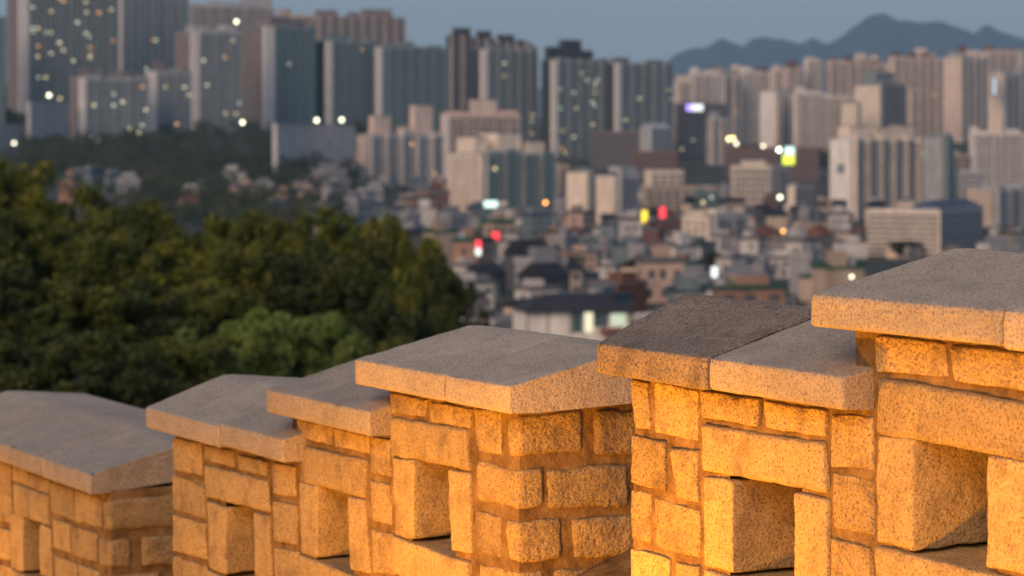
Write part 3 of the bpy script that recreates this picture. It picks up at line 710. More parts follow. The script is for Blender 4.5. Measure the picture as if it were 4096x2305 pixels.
LIT = [glow('lit_warm_white', (1.0, 0.92, 0.55), 1.7), glow('lit_yellow', (1.0, 0.80, 0.36), 1.5), glow('lit_orange', (1.0, 0.46, 0.12), 1.8), glow('lit_pale_green', (0.80, 1.0, 0.70), 1.3)]
FOOT = []          # footprints taken by big buildings

def bld(name, label, cat, x0, xc, x1, ytop, D, wall, gable=None, strip=None, glassm=GL_TEAL, bays=6, alpha=42, boxes=(), lit=0.0, seed=0, group=None, mode='flat', gwin=0, indiv=False, pil=None, boxmat=None, parapet=True, floor_h=2.9, gablepeak=0.0):
    r = random.Random(seed * 77 + int(xc)); D = D * DS; bays = int(round(bays * 1.35))
    x0, xc, x1, ytop = x0 * OV, xc * OV, x1 * OV, ytop * OV
    al = R(alpha); ca, sa = math.cos(al), math.sin(al)
    c = P(xc, ytop, D); k1 = (x1 - CX) / F; k0 = (x0 - CX) / F
    Lf = (k1 * D - c.x) / (ca - k1 * sa); Lg = max(6.0, (c.x - k0 * D) / (sa + k0 * ca)) if xc - x0 > 1 else 12.0
    pts = [(c.x + a * ca - b_ * sa, D + a * sa + b_ * ca) for a, b_ in ((0, 0), (Lf, 0), (Lf, Lg), (0, Lg))]
    zb = min(terr(*p) for p in pts) - 2.0; H = c.z - zb
    FOOT.append((sum(p[0] for p in pts) / 4, sum(p[1] for p in pts) / 4, 0.6 * math.hypot(Lf, Lg) / 1.2))
    e = empty(name, (c.x, D, zb), al); tag(e, label, cat, group)
    w = MB().box(0, Lf, 0, Lg, 0, H)
    if gablepeak: w.add([(0, 0, H), (0, Lg, H), (0, Lg / 2, H + gablepeak), (Lf, 0, H), (Lf, Lg, H), (Lf, Lg / 2, H + gablepeak)], [(0, 2, 1), (3, 4, 5), (0, 3, 5, 2), (1, 2, 5, 4)])
    w.build('wall', wall, e)
    if gable: MB().box(-0.25, -0.01, -0.25, Lg, 0, H + 0.3).build('gable_wall', gable, e)
    if strip:
        sw = strip * OV * D / F / ca
        MB().box(-0.4, sw, -3.1, 0.0, 0, H + 0.5).build('corner_strip', C_WHITE, e)
    else: sw = 0.0
    nf = max(1, int((H - 1.5) / floor_h)); pil = pil or wall
    def unit(rows, xa, xb, y, z, h):
        if lit and r.random() < lit * 0.42:
            ww = min(xb - xa, r.uniform(1.4, 2.8)); xs = r.uniform(xa, xb - ww)
            MB().box(xs, xs + ww, y - 0.16, y - 0.02, z, z + h * r.uniform(0.6, 1.0)).build('lit_window', r.choice([LIT[0], LIT[0], LIT[3], LIT[3], LIT[1], LIT[1], LIT[2]]), e)
        if indiv: MB().box(xa, xb, y - 0.10, y - 0.01, z, z + h).build('window', glassm, e)
        else: rows.box(xa, xb, y - 0.10, y - 0.01, z, z + h)
    rows = MB()
    if mode == 'flat':
        ng = max(1, int(round((Lf - sw) / r.uniform(10.5, 13.5)))); gw = (Lf - sw) / ng; gap = min(3.2, gw * 0.26); nb = max(1, int(round((gw - gap) / 3.6)))
        MB().box(sw, Lf, -0.12, -0.003, 0, H).build('recess_panel', C_DARK if wall in (C_MID, C_TEALW, C_DARK) else (C_BROWN if wall in (C_PINK, C_CREAM, C_WHITE) else C_MID), e)
        for g_ in range(ng):
            xa = sw + g_ * gw + gap * 0.5; xb = sw + (g_ + 1) * gw - gap * 0.5; Hb = H + r.choice([0.0, 0.6, 1.5, 2.8])
            bay = MB().box(xa, xb, -2.5, -0.125, 0, Hb).build('bay', wall, e)
            MB().box(xa - 0.15, xa + 0.55, -3.05, -0.13, 0, Hb + 0.6).build('fin', pil, bay); MB().box(xb - 0.45, xb + 0.15, -2.9, -0.13, 0, Hb + 0.3).build('fin', pil, bay)
            if g_ % 2 == 0: MB().box(xa + 0.8, xb - 0.8, -1.5, Lg * 0.5, Hb + 0.004, Hb + r.uniform(1.2, 3.2)).build('roof_box', boxmat or wall, bay)
            bw = (xb - xa - 0.9) / nb
            for f in range(nf):
                z = H - 1.2 - (f + 1) * floor_h + 0.7
                for b_ in range(nb): unit(rows, xa + 0.5 + b_ * bw + 0.22, xa + 0.5 + (b_ + 1) * bw - 0.22, -2.5, z, floor_h * 0.58)
    else:
        bw = (Lf - sw) / bays
        for f in range(nf):
            z = H - 1.2 - (f + 1) * floor_h + 0.7
            for b_ in range(bays): unit(rows, sw + b_ * bw + bw * 0.15, sw + (b_ + 1) * bw - bw * 0.15, 0.0, z, floor_h * 0.56)
    if not indiv and rows.v: tag(rows.build('window_rows', glassm, e), kind='stuff')
    if mode == 'flat': pass
    elif mode == 'bands':
        for f in range(nf + 1):
            z = H - 1.2 - f * floor_h + 0.35
            MB().box(0, Lf, -0.35, -0.004, z - 0.45, z + 0.45).build('floor_band', pil, e)
    if gwin:
        gw = Lg / (gwin + 1)
        for f in range(nf):
            z = H - 1.2 - (f + 1) * floor_h + 0.8
            for k in range(gwin):
                y = gw * (k + 1)
                MB().box(-0.34, -0.05, y - min(1.0, gw * 0.3), y + min(1.0, gw * 0.3), z, z + floor_h * 0.5).build('window', GL_DARK, e)
    if parapet and not gablepeak:
        MB().box(-0.15, Lf + 0.15, 0.02, 0.3, H + 0.002, H + 1.1).box(-0.15, 0.25, 0.25, Lg + .15, H + 0.002, H + 1.1).build('parapet', wall, e)
    for (xa, xb, yt) in boxes:
        a = max(0.02, ((xa * OV - CX) / F * D - c.x) / ca); b_ = min(Lf * 1.0, ((xb * OV - CX) / F * D - c.x) / ca); hz = -(yt * OV - HY) / F * D - c.z
        if b_ - a < 1 or hz < 0.5: continue
        rb = MB().box(a, b_, Lg * 0.2, Lg * 0.75, H + 0.003, H + hz).build('lift_house', boxmat or wall, e)
        MB().box(a - 0.3, b_ + 0.3, Lg * 0.2 - 0.3, Lg * 0.75 + 0.3, H + hz + 0.002, H + hz + 0.5).build('roof_slab', C_MID, rb)
    return e

GA = 'tower blocks on the left hill'
T = 'apartment_tower'
bld(T, 'dark sliver of a tower cut by the left frame edge', 'tower', -60, -60, 15, 45, 1290, C_TEALW, bays=4, seed=1, group=GA, alpha=20)
bld(T, 'tallest lit tower at the left edge with brown end wall, top out of frame', 'tower', 18, 47, 300, -70, 1330, C_MID, C_BROWN, 20, GL_TEAL, 9, lit=0.16, seed=2, group=GA, alpha=30, pil=C_GREY)
bld(T, 'plain blue-grey slab tower right of the tallest lit tower', 'tower', 296, 300, 476, -6, 1440, C_TEALW, None, 6, GL_BLUE, 8, lit=0.012, seed=3, group=GA, alpha=25, pil=C_GREY, boxes=[(425, 480, -25)])
bld(T, 'low lit slab block below the tallest tower, two brown roof boxes', 'apartment block', 176, 200, 374, 198, 1215, C_GREY, C_BROWN, 12, GL_TEAL, 7, lit=0.14, seed=4, group=GA, alpha=32, boxes=[(216, 250, 176), (290, 332, 180)], boxmat=C_BROWN)
bld(T, 'narrow low block with white corner right of the lit low slab', 'apartment block', 365, 372, 482, 182, 1260, C_GREY, None, 18, GL_TEAL, 5, lit=0.10, seed=5, group=GA, alpha=30, boxes=[(385, 415, 152)], boxmat=C_BROWN)
bld(T, 'tower with white corner strip and lit windows, brown end wall on its left', 'tower', 440, 480, 608, 82, 1330, C_GREY, C_BROWN, 17, GL_TEAL, 6, lit=0.07, seed=6, group=GA, alpha=35, boxes=[(495, 530, 62), (570, 605, 58)])
bld(T, 'slab tower with wide brown end wall and pale corner strip', 'tower', 604, 662, 792, 68, 1400, C_TEALW, C_BROWN, 22, GL_TEAL, 6, lit=0.03, seed=7, group=GA, alpha=42, boxes=[(690, 725, 40), (735, 770, 48)], boxmat=C_BROWN)
bld(T, 'blue-green slab tower right of the brown end wall, above the retaining wall', 'tower', 790, 818, 942, 106, 1430, C_TEALW, C_DARK, 13, GL_TEAL, 6, lit=0.01, seed=8, group=GA, alpha=40, boxes=[(835, 880, 88)])
bld(T, 'high pale tower behind the top left blocks, with a stepped roof', 'tower', 468, 480, 690, 16, 1640, C_GREY, None, None, GL_DARK, 9, lit=0.0, seed=9, group=GA, alpha=20, boxes=[(520, 600, 4), (610, 680, -8)], pil=C_BEIGE)
bld(T, 'stepped grey block just left of the pale rear tower\'s dark side', 'tower', 690, 694, 800, 42, 1600, C_BEIGE, None, None, GL_DARK, 5, seed=10, group=GA, alpha=20, boxes=[(700, 735, 25)])
bld(T, 'pink-ribbed tower on the skyline with a row of dark roof boxes', 'tower', 790, 800, 1020, 44, 1650, C_BROWN, None, None, GL_DARK, 8, seed=11, group=GA, alpha=15, boxes=[(800, 850, 26), (880, 905, 30), (915, 985, 22)], pil=C_PINK, boxmat=C_BROWN)
bld(T, 'wide plain blue-green slab below the skyline dip', 'tower', 940, 946, 1132, 120, 1440, C_TEALW, None, 12, GL_TEAL, 8, lit=0.006, seed=12, group=GA, alpha=28, boxes=[(1000, 1040, 104), (1080, 1110, 112)])
bld(T, 'slim pink-ribbed skyline tower with dark cap, left of three', 'tower', 1122, 1130, 1190, 92, 1620, C_DARK, None, None, GL_DARK, 4, seed=13, group=GA, alpha=25, boxes=[(1145, 1185, 70)], pil=C_PINK, boxmat=C_DARK)
bld(T, 'slim pink-ribbed skyline tower with dark cap, middle of three', 'tower', 1188, 1196, 1246, 98, 1630, C_DARK, None, None, GL_DARK, 4, seed=14, group=GA, alpha=25, boxes=[(1204, 1238, 78)], pil=C_PINK, boxmat=C_DARK)
bld(T, 'slim pink-ribbed skyline tower with dark cap, right of three', 'tower', 1244, 1250, 1340, 110, 1640, C_DARK, None, None, GL_DARK, 5, seed=15, group=GA, alpha=25, boxes=[(1255, 1295, 88), (1300, 1325, 100)], pil=C_PINK, boxmat=C_DARK)
bld(T, 'lit blue-green tower in front of the three slim skyline towers', 'tower', 1186, 1208, 1352, 126, 1450, C_MID, C_DARK, 14, GL_TEAL, 7, lit=0.05, seed=16, group=GA, alpha=38, pil=C_GREY)
bld(T, 'lit tower with a tall dark stepped crown on the centre skyline', 'tower', 1362, 1386, 1532, 152, 1460, C_MID, C_DARK, 12, GL_TEAL, 7, lit=0.07, seed=17, group=GA, alpha=38, boxes=[(1388, 1412, 118), (1424, 1470, 100), (1470, 1500, 125)], pil=C_GREY, boxmat=C_DARK)
bld(T, 'rightmost blue-green tower of the left hill beside the mountain foot', 'tower', 1528, 1546, 1692, 160, 1480, C_MID, C_DARK, 11, GL_TEAL, 7, lit=0.015, seed=18, group=GA, alpha=38, boxes=[(1550, 1588, 146), (1640, 1682, 150)], pil=C_GREY, boxmat=C_BROWN)

GMB = 'mid-distance apartment blocks and offices'
AB = 'apartment_block'
bld(AB, 'long pale grey slab flats with stepped pinkish roof towers', 'apartment block', 900, 925, 1116, 342, 1110, C_GREY, C_PINK, None, GL_DARK, 9, lit=0.02, seed=20, group=GMB, alpha=35, boxes=[(946, 986, 292), (1010, 1030, 318), (1046, 1090, 264)], boxmat=C_PINK, pil=C_WHITE)
bld(AB, 'pinkish stepped block behind the tall cream block', 'apartment block', 1112, 1116, 1308, 292, 1210, C_PINK, None, 10, GL_DARK, 9, lit=0.01, seed=21, group=GMB, alpha=25, boxes=[(1120, 1180, 280), (1186, 1250, 250), (1255, 1302, 276)], boxmat=C_PINK)
bld(AB, 'tall cream block with a grid of small windows on its end wall', 'apartment block', 1128, 1214, 1396, 388, 935, C_TEALW, C_CREAM, None, GL_TEAL, 9, lit=0.02, seed=22, group=GMB, alpha=38, boxes=[(1214, 1240, 345), (1270, 1330, 335), (1345, 1390, 356)], boxmat=C_CREAM, gwin=5, indiv=True, pil=C_GREY)
bld(AB, 'cream gable-ended block with a pointed top right of the tall cream block', 'apartment block', 1426, 1478, 1502, 436, 860, C_MID, C_CREAM, None, GL_DARK, 2, seed=23, group=GMB, alpha=50, gablepeak=3.0)
bld(AB, 'cream narrow block with grey side beside the pointed cream block', 'apartment block', 1500, 1548, 1602, 446, 850, C_GREY, C_CREAM, None, GL_DARK, 4, lit=0.03, seed=24, group=GMB, alpha=45, indiv=True)
bld(AB, 'narrow brown-grey block between the tall cream block and pointed block', 'apartment block', 1394, 1400, 1430, 420, 1000, C_BEIGE, None, None, GL_DARK, 2, seed=25, group=GMB, alpha=30)
bld('office_building', 'wide stepped cream building in the middle distance right of centre', 'building', 1622, 1640, 1720, 432, 1050, C_CREAM, C_CREAM, None, GL_DARK, 3, seed=26, group=GMB, alpha=20, mode='plain')
bld('office_building', 'low cream-grey wing in front of the wide stepped cream building', 'building', 1620, 1626, 1802, 472, 1000, C_BEIGE, None, None, GL_DARK, 6, seed=27, group=GMB, alpha=18, mode='plain')
bld('office_building', 'cream block with a row of dark upright window slots', 'building', 1840, 1846, 1944, 420, 1120, C_CREAM, None, None, GL_DARK, 6, seed=28, group=GMB, alpha=14, mode='plain', indiv=True, boxes=[(1870, 1930, 404)], floor_h=4.6, boxmat=C_CREAM)
bld('office_building', 'dark narrow block attached right of the cream block with window slots', 'building', 1944, 1948, 1988, 424, 1100, C_MID, None, None, GL_DARK, 3, lit=0.1, seed=29, group=GMB, alpha=20)
bld('office_building', 'cream office with window bands and a grey flank, behind the dark coping', 'building', 1716, 1786, 1872, 548, 690, C_GREY, C_CREAM, None, GL_DARK, 4, seed=30, group=GMB, alpha=45, gwin=3, indiv=True, boxes=[(1786, 1800, 532)], boxmat=C_CREAM)
bld('office_building', 'brown-grey tower with a purple and white sign on its top', 'building', 1698, 1706, 1832, 262, 1560, C_BROWN, None, None, GL_DARK, 6, lit=0.05, seed=31, group=GMB, alpha=20, mode='plain')
bld('school_building', 'long red brick building below the purple signed tower', 'building', 1586, 1592, 1705, 384, 1330, C_BRICK, None, None, GL_DARK, 7, seed=32, group=GMB, alpha=12, mode='plain')
bld('school_building', 'long brown brick building left of the bright yellow sign', 'building', 1826, 1834, 2060, 374, 1380, C_BRICK, None, None, GL_DARK, 10, seed=33, group=GMB, alpha=10, mode='plain')
bld('school_building', 'grey-brown long low building at the foot of the central towers', 'building', 1486, 1492, 1640, 334, 1400, C_BROWN, None, None, GL_DARK, 8, lit=0.04, seed=34, group=GMB, alpha=10, mode='plain')
bld('church_building', 'pale grey gabled building between the brick buildings and towers', 'building', 1610, 1640, 1690, 322, 1395, C_GREY, C_GREY, None, GL_DARK, 2, seed=35, group=GMB, alpha=45, mode='plain', gablepeak=4)
bld('office_building', 'broad office with cream horizontal bands and dark blue hipped roof', 'office', 2182, 2364, 2474, 532, 640, C_GREY, C_CREAM, None, GL_DARK, 6, seed=36, group=GMB, alpha=62, mode='plain')

GR = 'apartment blocks on the right'
bld(AB, 'white slab flats with a square emblem on the tall left end wall', 'apartment block', 2088, 2142, 2332, 352, 990, C_GREY, C_WHITE, None, GL_DARK, 9, lit=0.012, seed=40, group=GR, alpha=40, boxes=[(2150, 2205, 318), (2225, 2265, 320), (2268, 2292, 322), (2296, 2340, 316)], boxmat=C_CREAM, pil=C_CREAM)
bld(AB, 'grey-blue end wall block right of the white slab flats', 'apartment block', 2312, 2372, 2392, 348, 1010, C_TEALW, C_GREY, None, GL_TEAL, 2, seed=41, group=GR, alpha=50)
bld(AB, 'white tower with a glowing white emblem near the right frame edge', 'apartment block', 2486, 2522, 2562, 188, 1500, C_GREY, C_CREAM, None, GL_DARK, 4, seed=42, group=GR, alpha=45, boxes=[(2525, 2550, 176)])
bld(AB, 'grey tower cut by the right frame edge behind the emblem tower', 'apartment block', 2556, 2562, 2640, 180, 1560, C_GREY, None, None, GL_DARK, 5, seed=43, group=GR, alpha=25)
bld(AB, 'low white slab with a dark roofline at the right frame edge', 'apartment block', 2438, 2446, 2640, 338, 1330, C_WHITE, None, 6, GL_DARK, 10, seed=44, group=GR, alpha=12, boxes=[(2440, 2462, 318)], indiv=False)
bld(AB, 'cream cube block low at the right edge beside a grey flank', 'apartment block', 2432, 2498, 2590, 480, 830, C_GREY, C_BEIGE, None, GL_DARK, 5, seed=45, group=GR, alpha=45)
bld(AB, 'pale rounded block above the cream cube at the right edge', 'apartment block', 2408, 2420, 2470, 432, 1020, C_WHITE, C_WHITE, None, GL_DARK, 3, seed=46, group=GR, alpha=30, mode='plain')
bld(AB, 'brown-grey block between the white slab flats and right edge houses', 'apartment block', 2380, 2388, 2440, 392, 1120, C_BEIGE, None, None, GL_DARK, 4, lit=0.03, seed=47, group=GR, alpha=30)
bld(AB, 'cream gabled tower with dark grey side, in front of the ridge blocks', 'apartment block', 2150, 2214, 2276, 216, 1590, C_MID, C_CREAM, None, GL_DARK, 5, seed=48, group=GR, alpha=45, boxes=[(2216, 2272, 182)], boxmat=C_MID)
rear = [(1700, 1704, 1738, 206, 1760, C_CREAM, None, 3, 'small cream block left end of the right hill row'),
        (1734, 1738, 1812, 188, 1800, C_WHITE, None, 5, 'pale tower left end of the right hill skyline'),
        (1812, 1816, 1866, 196, 1720, C_GREY, None, 4, 'grey ribbed block second on the right hill'),
        (1864, 1868, 1918, 182, 1740, C_WHITE, None, 4, 'pale ribbed block third on the right hill'),
        (1912, 1950, 1962, 232, 1640, C_GREY, C_WHITE, 1, 'white end wall with small emblem on the right hill'),
        (1958, 1962, 2004, 240, 1670, C_GREY, None, 3, 'grey block right of the white end wall'),
        (1974, 1978, 2024, 172, 1830, C_PINK, None, 3, 'pinkish block on the skyline left of the slim white towers'),
        (2022, 2030, 2066, 152, 1850, C_WHITE, None, 2, 'slim white tower highest in the middle of the right hill'),
        (2000, 2004, 2066, 236, 1600, C_WHITE, None, 4, 'pale grid-windowed block below the slim white tower'),
        (2064, 2070, 2152, 246, 1610, C_WHITE, None, 6, 'pale stepped block right of the grid-windowed block'),
        (2078, 2084, 2246, 158, 1860, C_PINK, None, 9, 'wide pinkish slab on the right skyline'),
        (2236, 2244, 2372, 146, 1800, C_PINK, None, 7, 'wide pinkish tower with orange-tinted roof boxes, right skyline'),
        (2374, 2412, 2482, 146, 1760, C_GREY, C_PINK, 5, 'tower with pink end wall and grey front, right skyline'),
        (2476, 2482, 2580, 132, 1900, C_PINK, None, 6, 'pinkish tower at the right end of the skyline'),
        (2560, 2566, 2660, 140, 1860, C_GREY, None, 5, 'grey tower cut by the right frame edge on the skyline')]
rear += [(1774, 1778, 1822, 178, 1880, C_PINK, None, 3, 'pinkish tower behind the pale left end of the right hill'),
         (1838, 1842, 1880, 176, 1900, C_CREAM, None, 3, 'cream tower rising behind the ribbed blocks of the right hill'),
         (1900, 1904, 1946, 186, 1890, C_PINK, None, 3, 'pink tower behind the white end wall of the right hill'),
         (1940, 1944, 1984, 180, 1870, C_CREAM, None, 3, 'cream tower left of the slim white skyline tower'),
         (2150, 2154, 2216, 150, 1960, C_CREAM, None, 4, 'cream tower rising above the wide pinkish slab'),
         (2300, 2304, 2350, 136, 1940, C_CREAM, None, 3, 'slim cream tower above the wide pinkish tower'),
         (2408, 2412, 2446, 132, 1950, C_PINK, None, 3, 'slim pink tower behind the tower with pink end wall'),
         (2440, 2444, 2490, 138, 1930, C_CREAM, None, 3, 'cream tower between the last two pink skyline towers'),
         (2118, 2150, 2162, 262, 1570, C_GREY, C_CREAM, 1, 'narrow cream end wall below the wide pinkish slab'),
         (2282, 2286, 2330, 228, 1720, C_BEIGE, None, 3, 'beige block at the foot of the wide pinkish tower'),
         (1780, 1786, 1830, 300, 1500, C_GREY, None, 3, 'grey block right of the purple signed tower')]
for i, (x0, xc, x1, yt, D, wm, gm, bays, lab) in enumerate(rear):
    rb = random.Random(i); bx = []; x = xc + 4
    while x < x1 - 14: ww = rb.uniform(16, 30); bx.append((x, min(x + ww, x1 - 2), yt - rb.uniform(7, 20))); x += ww + rb.uniform(10, 22)
    bld(AB, lab, 'apartment block', x0, xc, x1, yt, D, wm, gm, None, GL_PALE if wm not in (C_MID, C_GREY) else GL_DARK, bays, lit=0.006, seed=60 + i, group=GR, alpha=45 if gm else 28, boxes=bx, boxmat=C_TERRA if wm is C_PINK else wm, pil=C_CREAM if wm is not C_MID else C_MID)

GV = 'small mid-rise blocks among the low houses'
for i, (x0, xc, x1, yt, D, wm, gm, lab) in enumerate([
    (1652, 1660, 1706, 562, 760, C_TEALW, None, 'teal-grey block under the upright red sign'), (1502, 1512, 1560, 578, 800, C_BEIGE, C_BEIGE, 'beige low block below the cream narrow block'),
    (1892, 1902, 1962, 582, 760, C_GREY, C_BEIGE, 'grey-beige block right of the cream office'), (1936, 1946, 2000, 604, 720, C_ORANGE, C_ORANGE, 'orange-pink block further right of the cream office'),
    (2002, 2012, 2086, 566, 790, C_BEIGE, None, 'beige block left of the white slab flats\' foot'), (2104, 2140, 2184, 592, 720, C_BROWN, C_BEIGE, 'brown block with beige end left of the broad banded office'),
    (1382, 1392, 1446, 574, 800, C_GREY, None, 'grey block with flat roof below the pointed cream block'), (1562, 1572, 1606, 500, 930, C_MID, None, 'dark grey narrow block right of the cream narrow block'),
    (1742, 1752, 1806, 484, 960, C_TEALW, None, 'blue-grey block above the cream office'), (1990, 2000, 2050, 470, 1030, C_GREY, C_CREAM, 'grey block with cream end between the slotted block and white flats'),
    (1300, 1310, 1372, 560, 830, C_GREY, C_WHITE, 'white-ended block below the tall teal front'), (1600, 1608, 1650, 640, 600, C_MID, None, 'dark block beside the cream gable-ended house'),
    (1440, 1450, 1500, 640, 640, C_TEALW, C_GREY, 'blue-grey block above the pavilion, right side'), (1860, 1870, 1930, 652, 590, C_WHITE, None, 'white low block above the dark coping'),
    (2010, 2020, 2080, 640, 620, C_GREY, None, 'grey block above the edge of the upper right coping'), (1640, 1650, 1720, 600, 680, C_GREY, None, 'grey block left of the cream office foot')]):
    bld('mid_rise_block', lab, 'building', x0, xc, x1, yt, D, wm, gm, None, GL_DARK, 4, lit=0.04, seed=120 + i, group=GV, alpha=30 if gm is None else 42, mode='plain', indiv=True, gwin=0, boxes=[(xc + 6, xc + 24, yt - 9)], floor_h=3.2)

# ---- office roof (hipped, dark blue) is part of the office: find it and add
for o in [o for o in COL.objects if o.get('label', '').startswith('broad office')]:
    zs = max(v.co.z for ch in o.children if ch.name.startswith('wall') for v in ch.data.vertices); xs = max(v.co.x for ch in o.children if ch.name.startswith('wall') for v in ch.data.vertices); ys = max(v.co.y for ch in o.children if ch.name.startswith('wall') for v in ch.data.vertices)
    MB().hip(-0.2, xs + 0.4, 0.5, min(13, ys), zs + 1.15, zs + 4.2, 3.0).build('hipped_roof', C_BLUE, o)
    MB().box(1, xs - 1, ys * 0.35, ys * 0.6, zs + 0.01, zs + 3.4).build('roof_house', C_BEIGE, o)
    for f in range(10):
        z = zs - 1.3 - f * 2.1
        MB().box(-0.5, -0.255, 0.6, ys - 0.4, z - 1.1, z).build('window_band', GL_DARK, o)

# ---- retaining walls on the left hillside
C_PALE = plain('pale_concrete', (0.52, 0.50, 0.49))
def retaining(label, pts, D, th, mat):
    (xa, xb, yt, yb) = [v * OV for v in pts]; D = D * DS
    a = P(xa, yt, D); b_ = P(xb, yt, D * 1.03); zb = -(yb + 120 - HY) / F * D
    dx = b_ - a; L = Vector((dx.x, dx.y)).length; e = empty('retaining_wall', (a.x, a.y, zb), math.atan2(dx.y, dx.x)); tag(e, label, 'retaining wall', 'concrete retaining walls')
    MB().box(0, L, 0, th, 0, a.z - zb).build('wall', mat, e)
    n_ = max(2, int(L / 6))
    for i in range(n_ + 1): MB().box(i * L / n_ - 0.2, i * L / n_ + 0.2, -0.3, 0, 0, a.z - zb - 0.4).build('buttress', mat, e)
    MB().box(-0.3, L + 0.3, -0.4, th + 0.3, a.z - zb + 0.002, a.z - zb + 0.5).build('coping', C_CONC, e)
retaining('tall grey retaining wall, left section in front of the towers', (696, 766, 312, 415), 1040, 3, C_PALE)
retaining('tall blue-grey retaining wall, right section under two street lamps', (766, 892, 314, 415), 1072, 3, C_PALE)
retaining('grey retaining wall under the tallest lit tower', (76, 172, 256, 345), 1175, 3, C_GREY)
retaining('low grey retaining wall at the left frame edge', (-40, 80, 312, 350), 1160, 3, C_GREY)

# ---- far woods on the hillsides: too many trees to count
def far_wood(name, label, regions, mat, seed, ntree, leaf=0.9, per=46):
    r = random.Random(seed); cl = []
    while len(cl) < ntree:
        (xa, xb, ya, yb) = r.choice(regions); px = r.uniform(xa, xb) * OV; py = r.uniform(ya, yb) * OV
        D = ray_ground(px, py, 2.0, 700, 3900)
        if D is None: cl.append((0, 2000, -300, 0.5)); continue
        p = P(px, py, D); rr_ = r.uniform(2.6, 5.2); hh = r.choice([0.9, 1.1, 1.8]); cl.append((p.x, p.y, terr(p.x, p.y) + rr_ * hh, rr_))
    cl = [c for c in cl if c[2] > -200]
    V_, Q = leaf_cloud(cl, len(cl) * per, leaf, seed)
    o = bpy.data.objects.new(name, fast_mesh(name, V_, Q, mat)); COL.objects.link(o); tag(o, label, 'wood', kind='stuff')
LEAF_FAR = leaf_mat('leaves_far', [(0.022, 0.036, 0.020), (0.04, 0.062, 0.032), (0.065, 0.078, 0.036), (0.12, 0.085, 0.04)], 0.03)
far_wood('hillside_wood', 'dark wood covering the slope below the left towers', [(150, 470, 345, 430), (370, 760, 318, 430), (640, 770, 370, 440), (0, 75, 250, 320), (690, 900, 296, 318), (60, 160, 360, 440), (890, 960, 296, 340), (0, 560, 400, 500), (400, 900, 410, 500), (200, 900, 430, 520), (250, 860, 500, 585)], LEAF_FAR, 3, 3400, per=40)
far_wood('ridge_wood', 'dark wood on the slope between the right hill blocks', [(2270, 2490, 262, 330), (1360, 1500, 335, 372), (2050, 2100, 370, 420)], LEAF_FAR, 4, 800)

# ---- scrub on the open slope between the wall and the first houses
r = random.Random(21); cl = []
for k in range(1500):
    D = math.exp(r.uniform(math.log(24), math.log(400))); px = r.uniform(-2500, 6500); x = (px - CX) / F * D; q = r.uniform(0.5, 1.5)
    if (x - P(2330, 1200, 380).x) ** 2 + (D - 378) ** 2 < 17 ** 2: continue
    cl.append((x, D, terr(x, D) + q * 0.4, q))
V_, Q = leaf_cloud(cl, len(cl) * 55, 0.26, 21)
o = bpy.data.objects.new('slope_scrub', fast_mesh('slope_scrub', V_, Q, LEAF_DARK)); COL.objects.link(o); tag(o, 'low dark scrub on the slope below the wall', 'scrub', kind='stuff')

# ---- low houses of the valley: prototypes, then copies
def house_proto(seed, wall, roofm, kind):
    r = random.Random(seed); parts = []
    w, d, h = 1.0, 0.8, 1.0
    e = empty('house')
    MB().box(-5, 5, -4, 4, -4, 6.4).build('wall', wall, e)
    if kind == 'flat':
        rf = MB().box(-5.3, 5.3, -4.3, 4.3, 6.402, 6.75).box(-5.3, 5.3, -4.3, -4.0, 6.75, 7.4).box(-5.3, -5.0, -4.0, 4.3, 6.75, 7.4).box(5.0, 5.3, -4.0, 4.3, 6.75, 7.4).build('roof', roofm, e)
        MB().box(-1 + r.uniform(-2, 1), 2 + r.uniform(0, 2), 0, 3.6, 6.752, 9.0).build('rooftop_room', wall, rf)
        MB().cyl(-3, 1.5, 6.753, 8.4, 0.9, 10).build('water_tank', plain('tank_blue', (0.10, 0.16, 0.24)) if seed % 2 else C_ROOFL, rf)
    elif kind == 'gable':
        MB().add([(-5.5, -4.6, 6.2), (5.5, -4.6, 6.2), (5.5, 4.6, 6.2), (-5.5, 4.6, 6.2), (-5.5, 0, 8.9), (5.5, 0, 8.9)], [(0, 1, 5, 4), (2, 3, 4, 5), (0, 4, 3), (1, 2, 5), (3, 2, 1, 0)]).build('roof', roofm, e)
    else:
        MB().hip(-5.7, 5.7, -4.7, 4.7, 6.402, 8.8, 3.0).build('roof', roofm, e)
    for f in range(2):
        for k in range(3):
            x = -3.4 + 3.4 * k + r.uniform(-0.3, 0.3); z = 1.0 + 2.9 * f
            MB().box(x - 0.8, x + 0.8, -4.08, -4.004, z, z + 1.4).build('window', GL_DARK, e)
        y = r.uniform(-1.5, 1.5)
        MB().box(-5.08, -5.004, y - 0.8, y + 0.8, 1.0 + 2.9 * f, 2.4 + 2.9 * f).build('window', GL_DARK, e)
    MB().box(-5.25, -2.5 + r.uniform(0, 4), -4.6, -4.005, 3.2, 3.5).build('balcony_slab', C_GREY, e)
    return e
H_BEIGE = plain('house_beige', (0.42, 0.33, 0.25)); H_GREY = plain('house_grey', (0.28, 0.285, 0.3)); H_ORANGE = plain('house_orange', (0.33, 0.20, 0.14)); H_BRICK = plain('house_brick', (0.17, 0.075, 0.055)); H_WHITE = plain('house_white', (0.62, 0.59, 0.55))
H_DARK = plain('house_dark', (0.085, 0.09, 0.10)); H_CREAM = plain('house_cream', (0.66, 0.53, 0.39)); H_TEAL = plain('house_teal', (0.15, 0.2, 0.21)); H_PINK = plain('house_pink', (0.5, 0.36, 0.29))
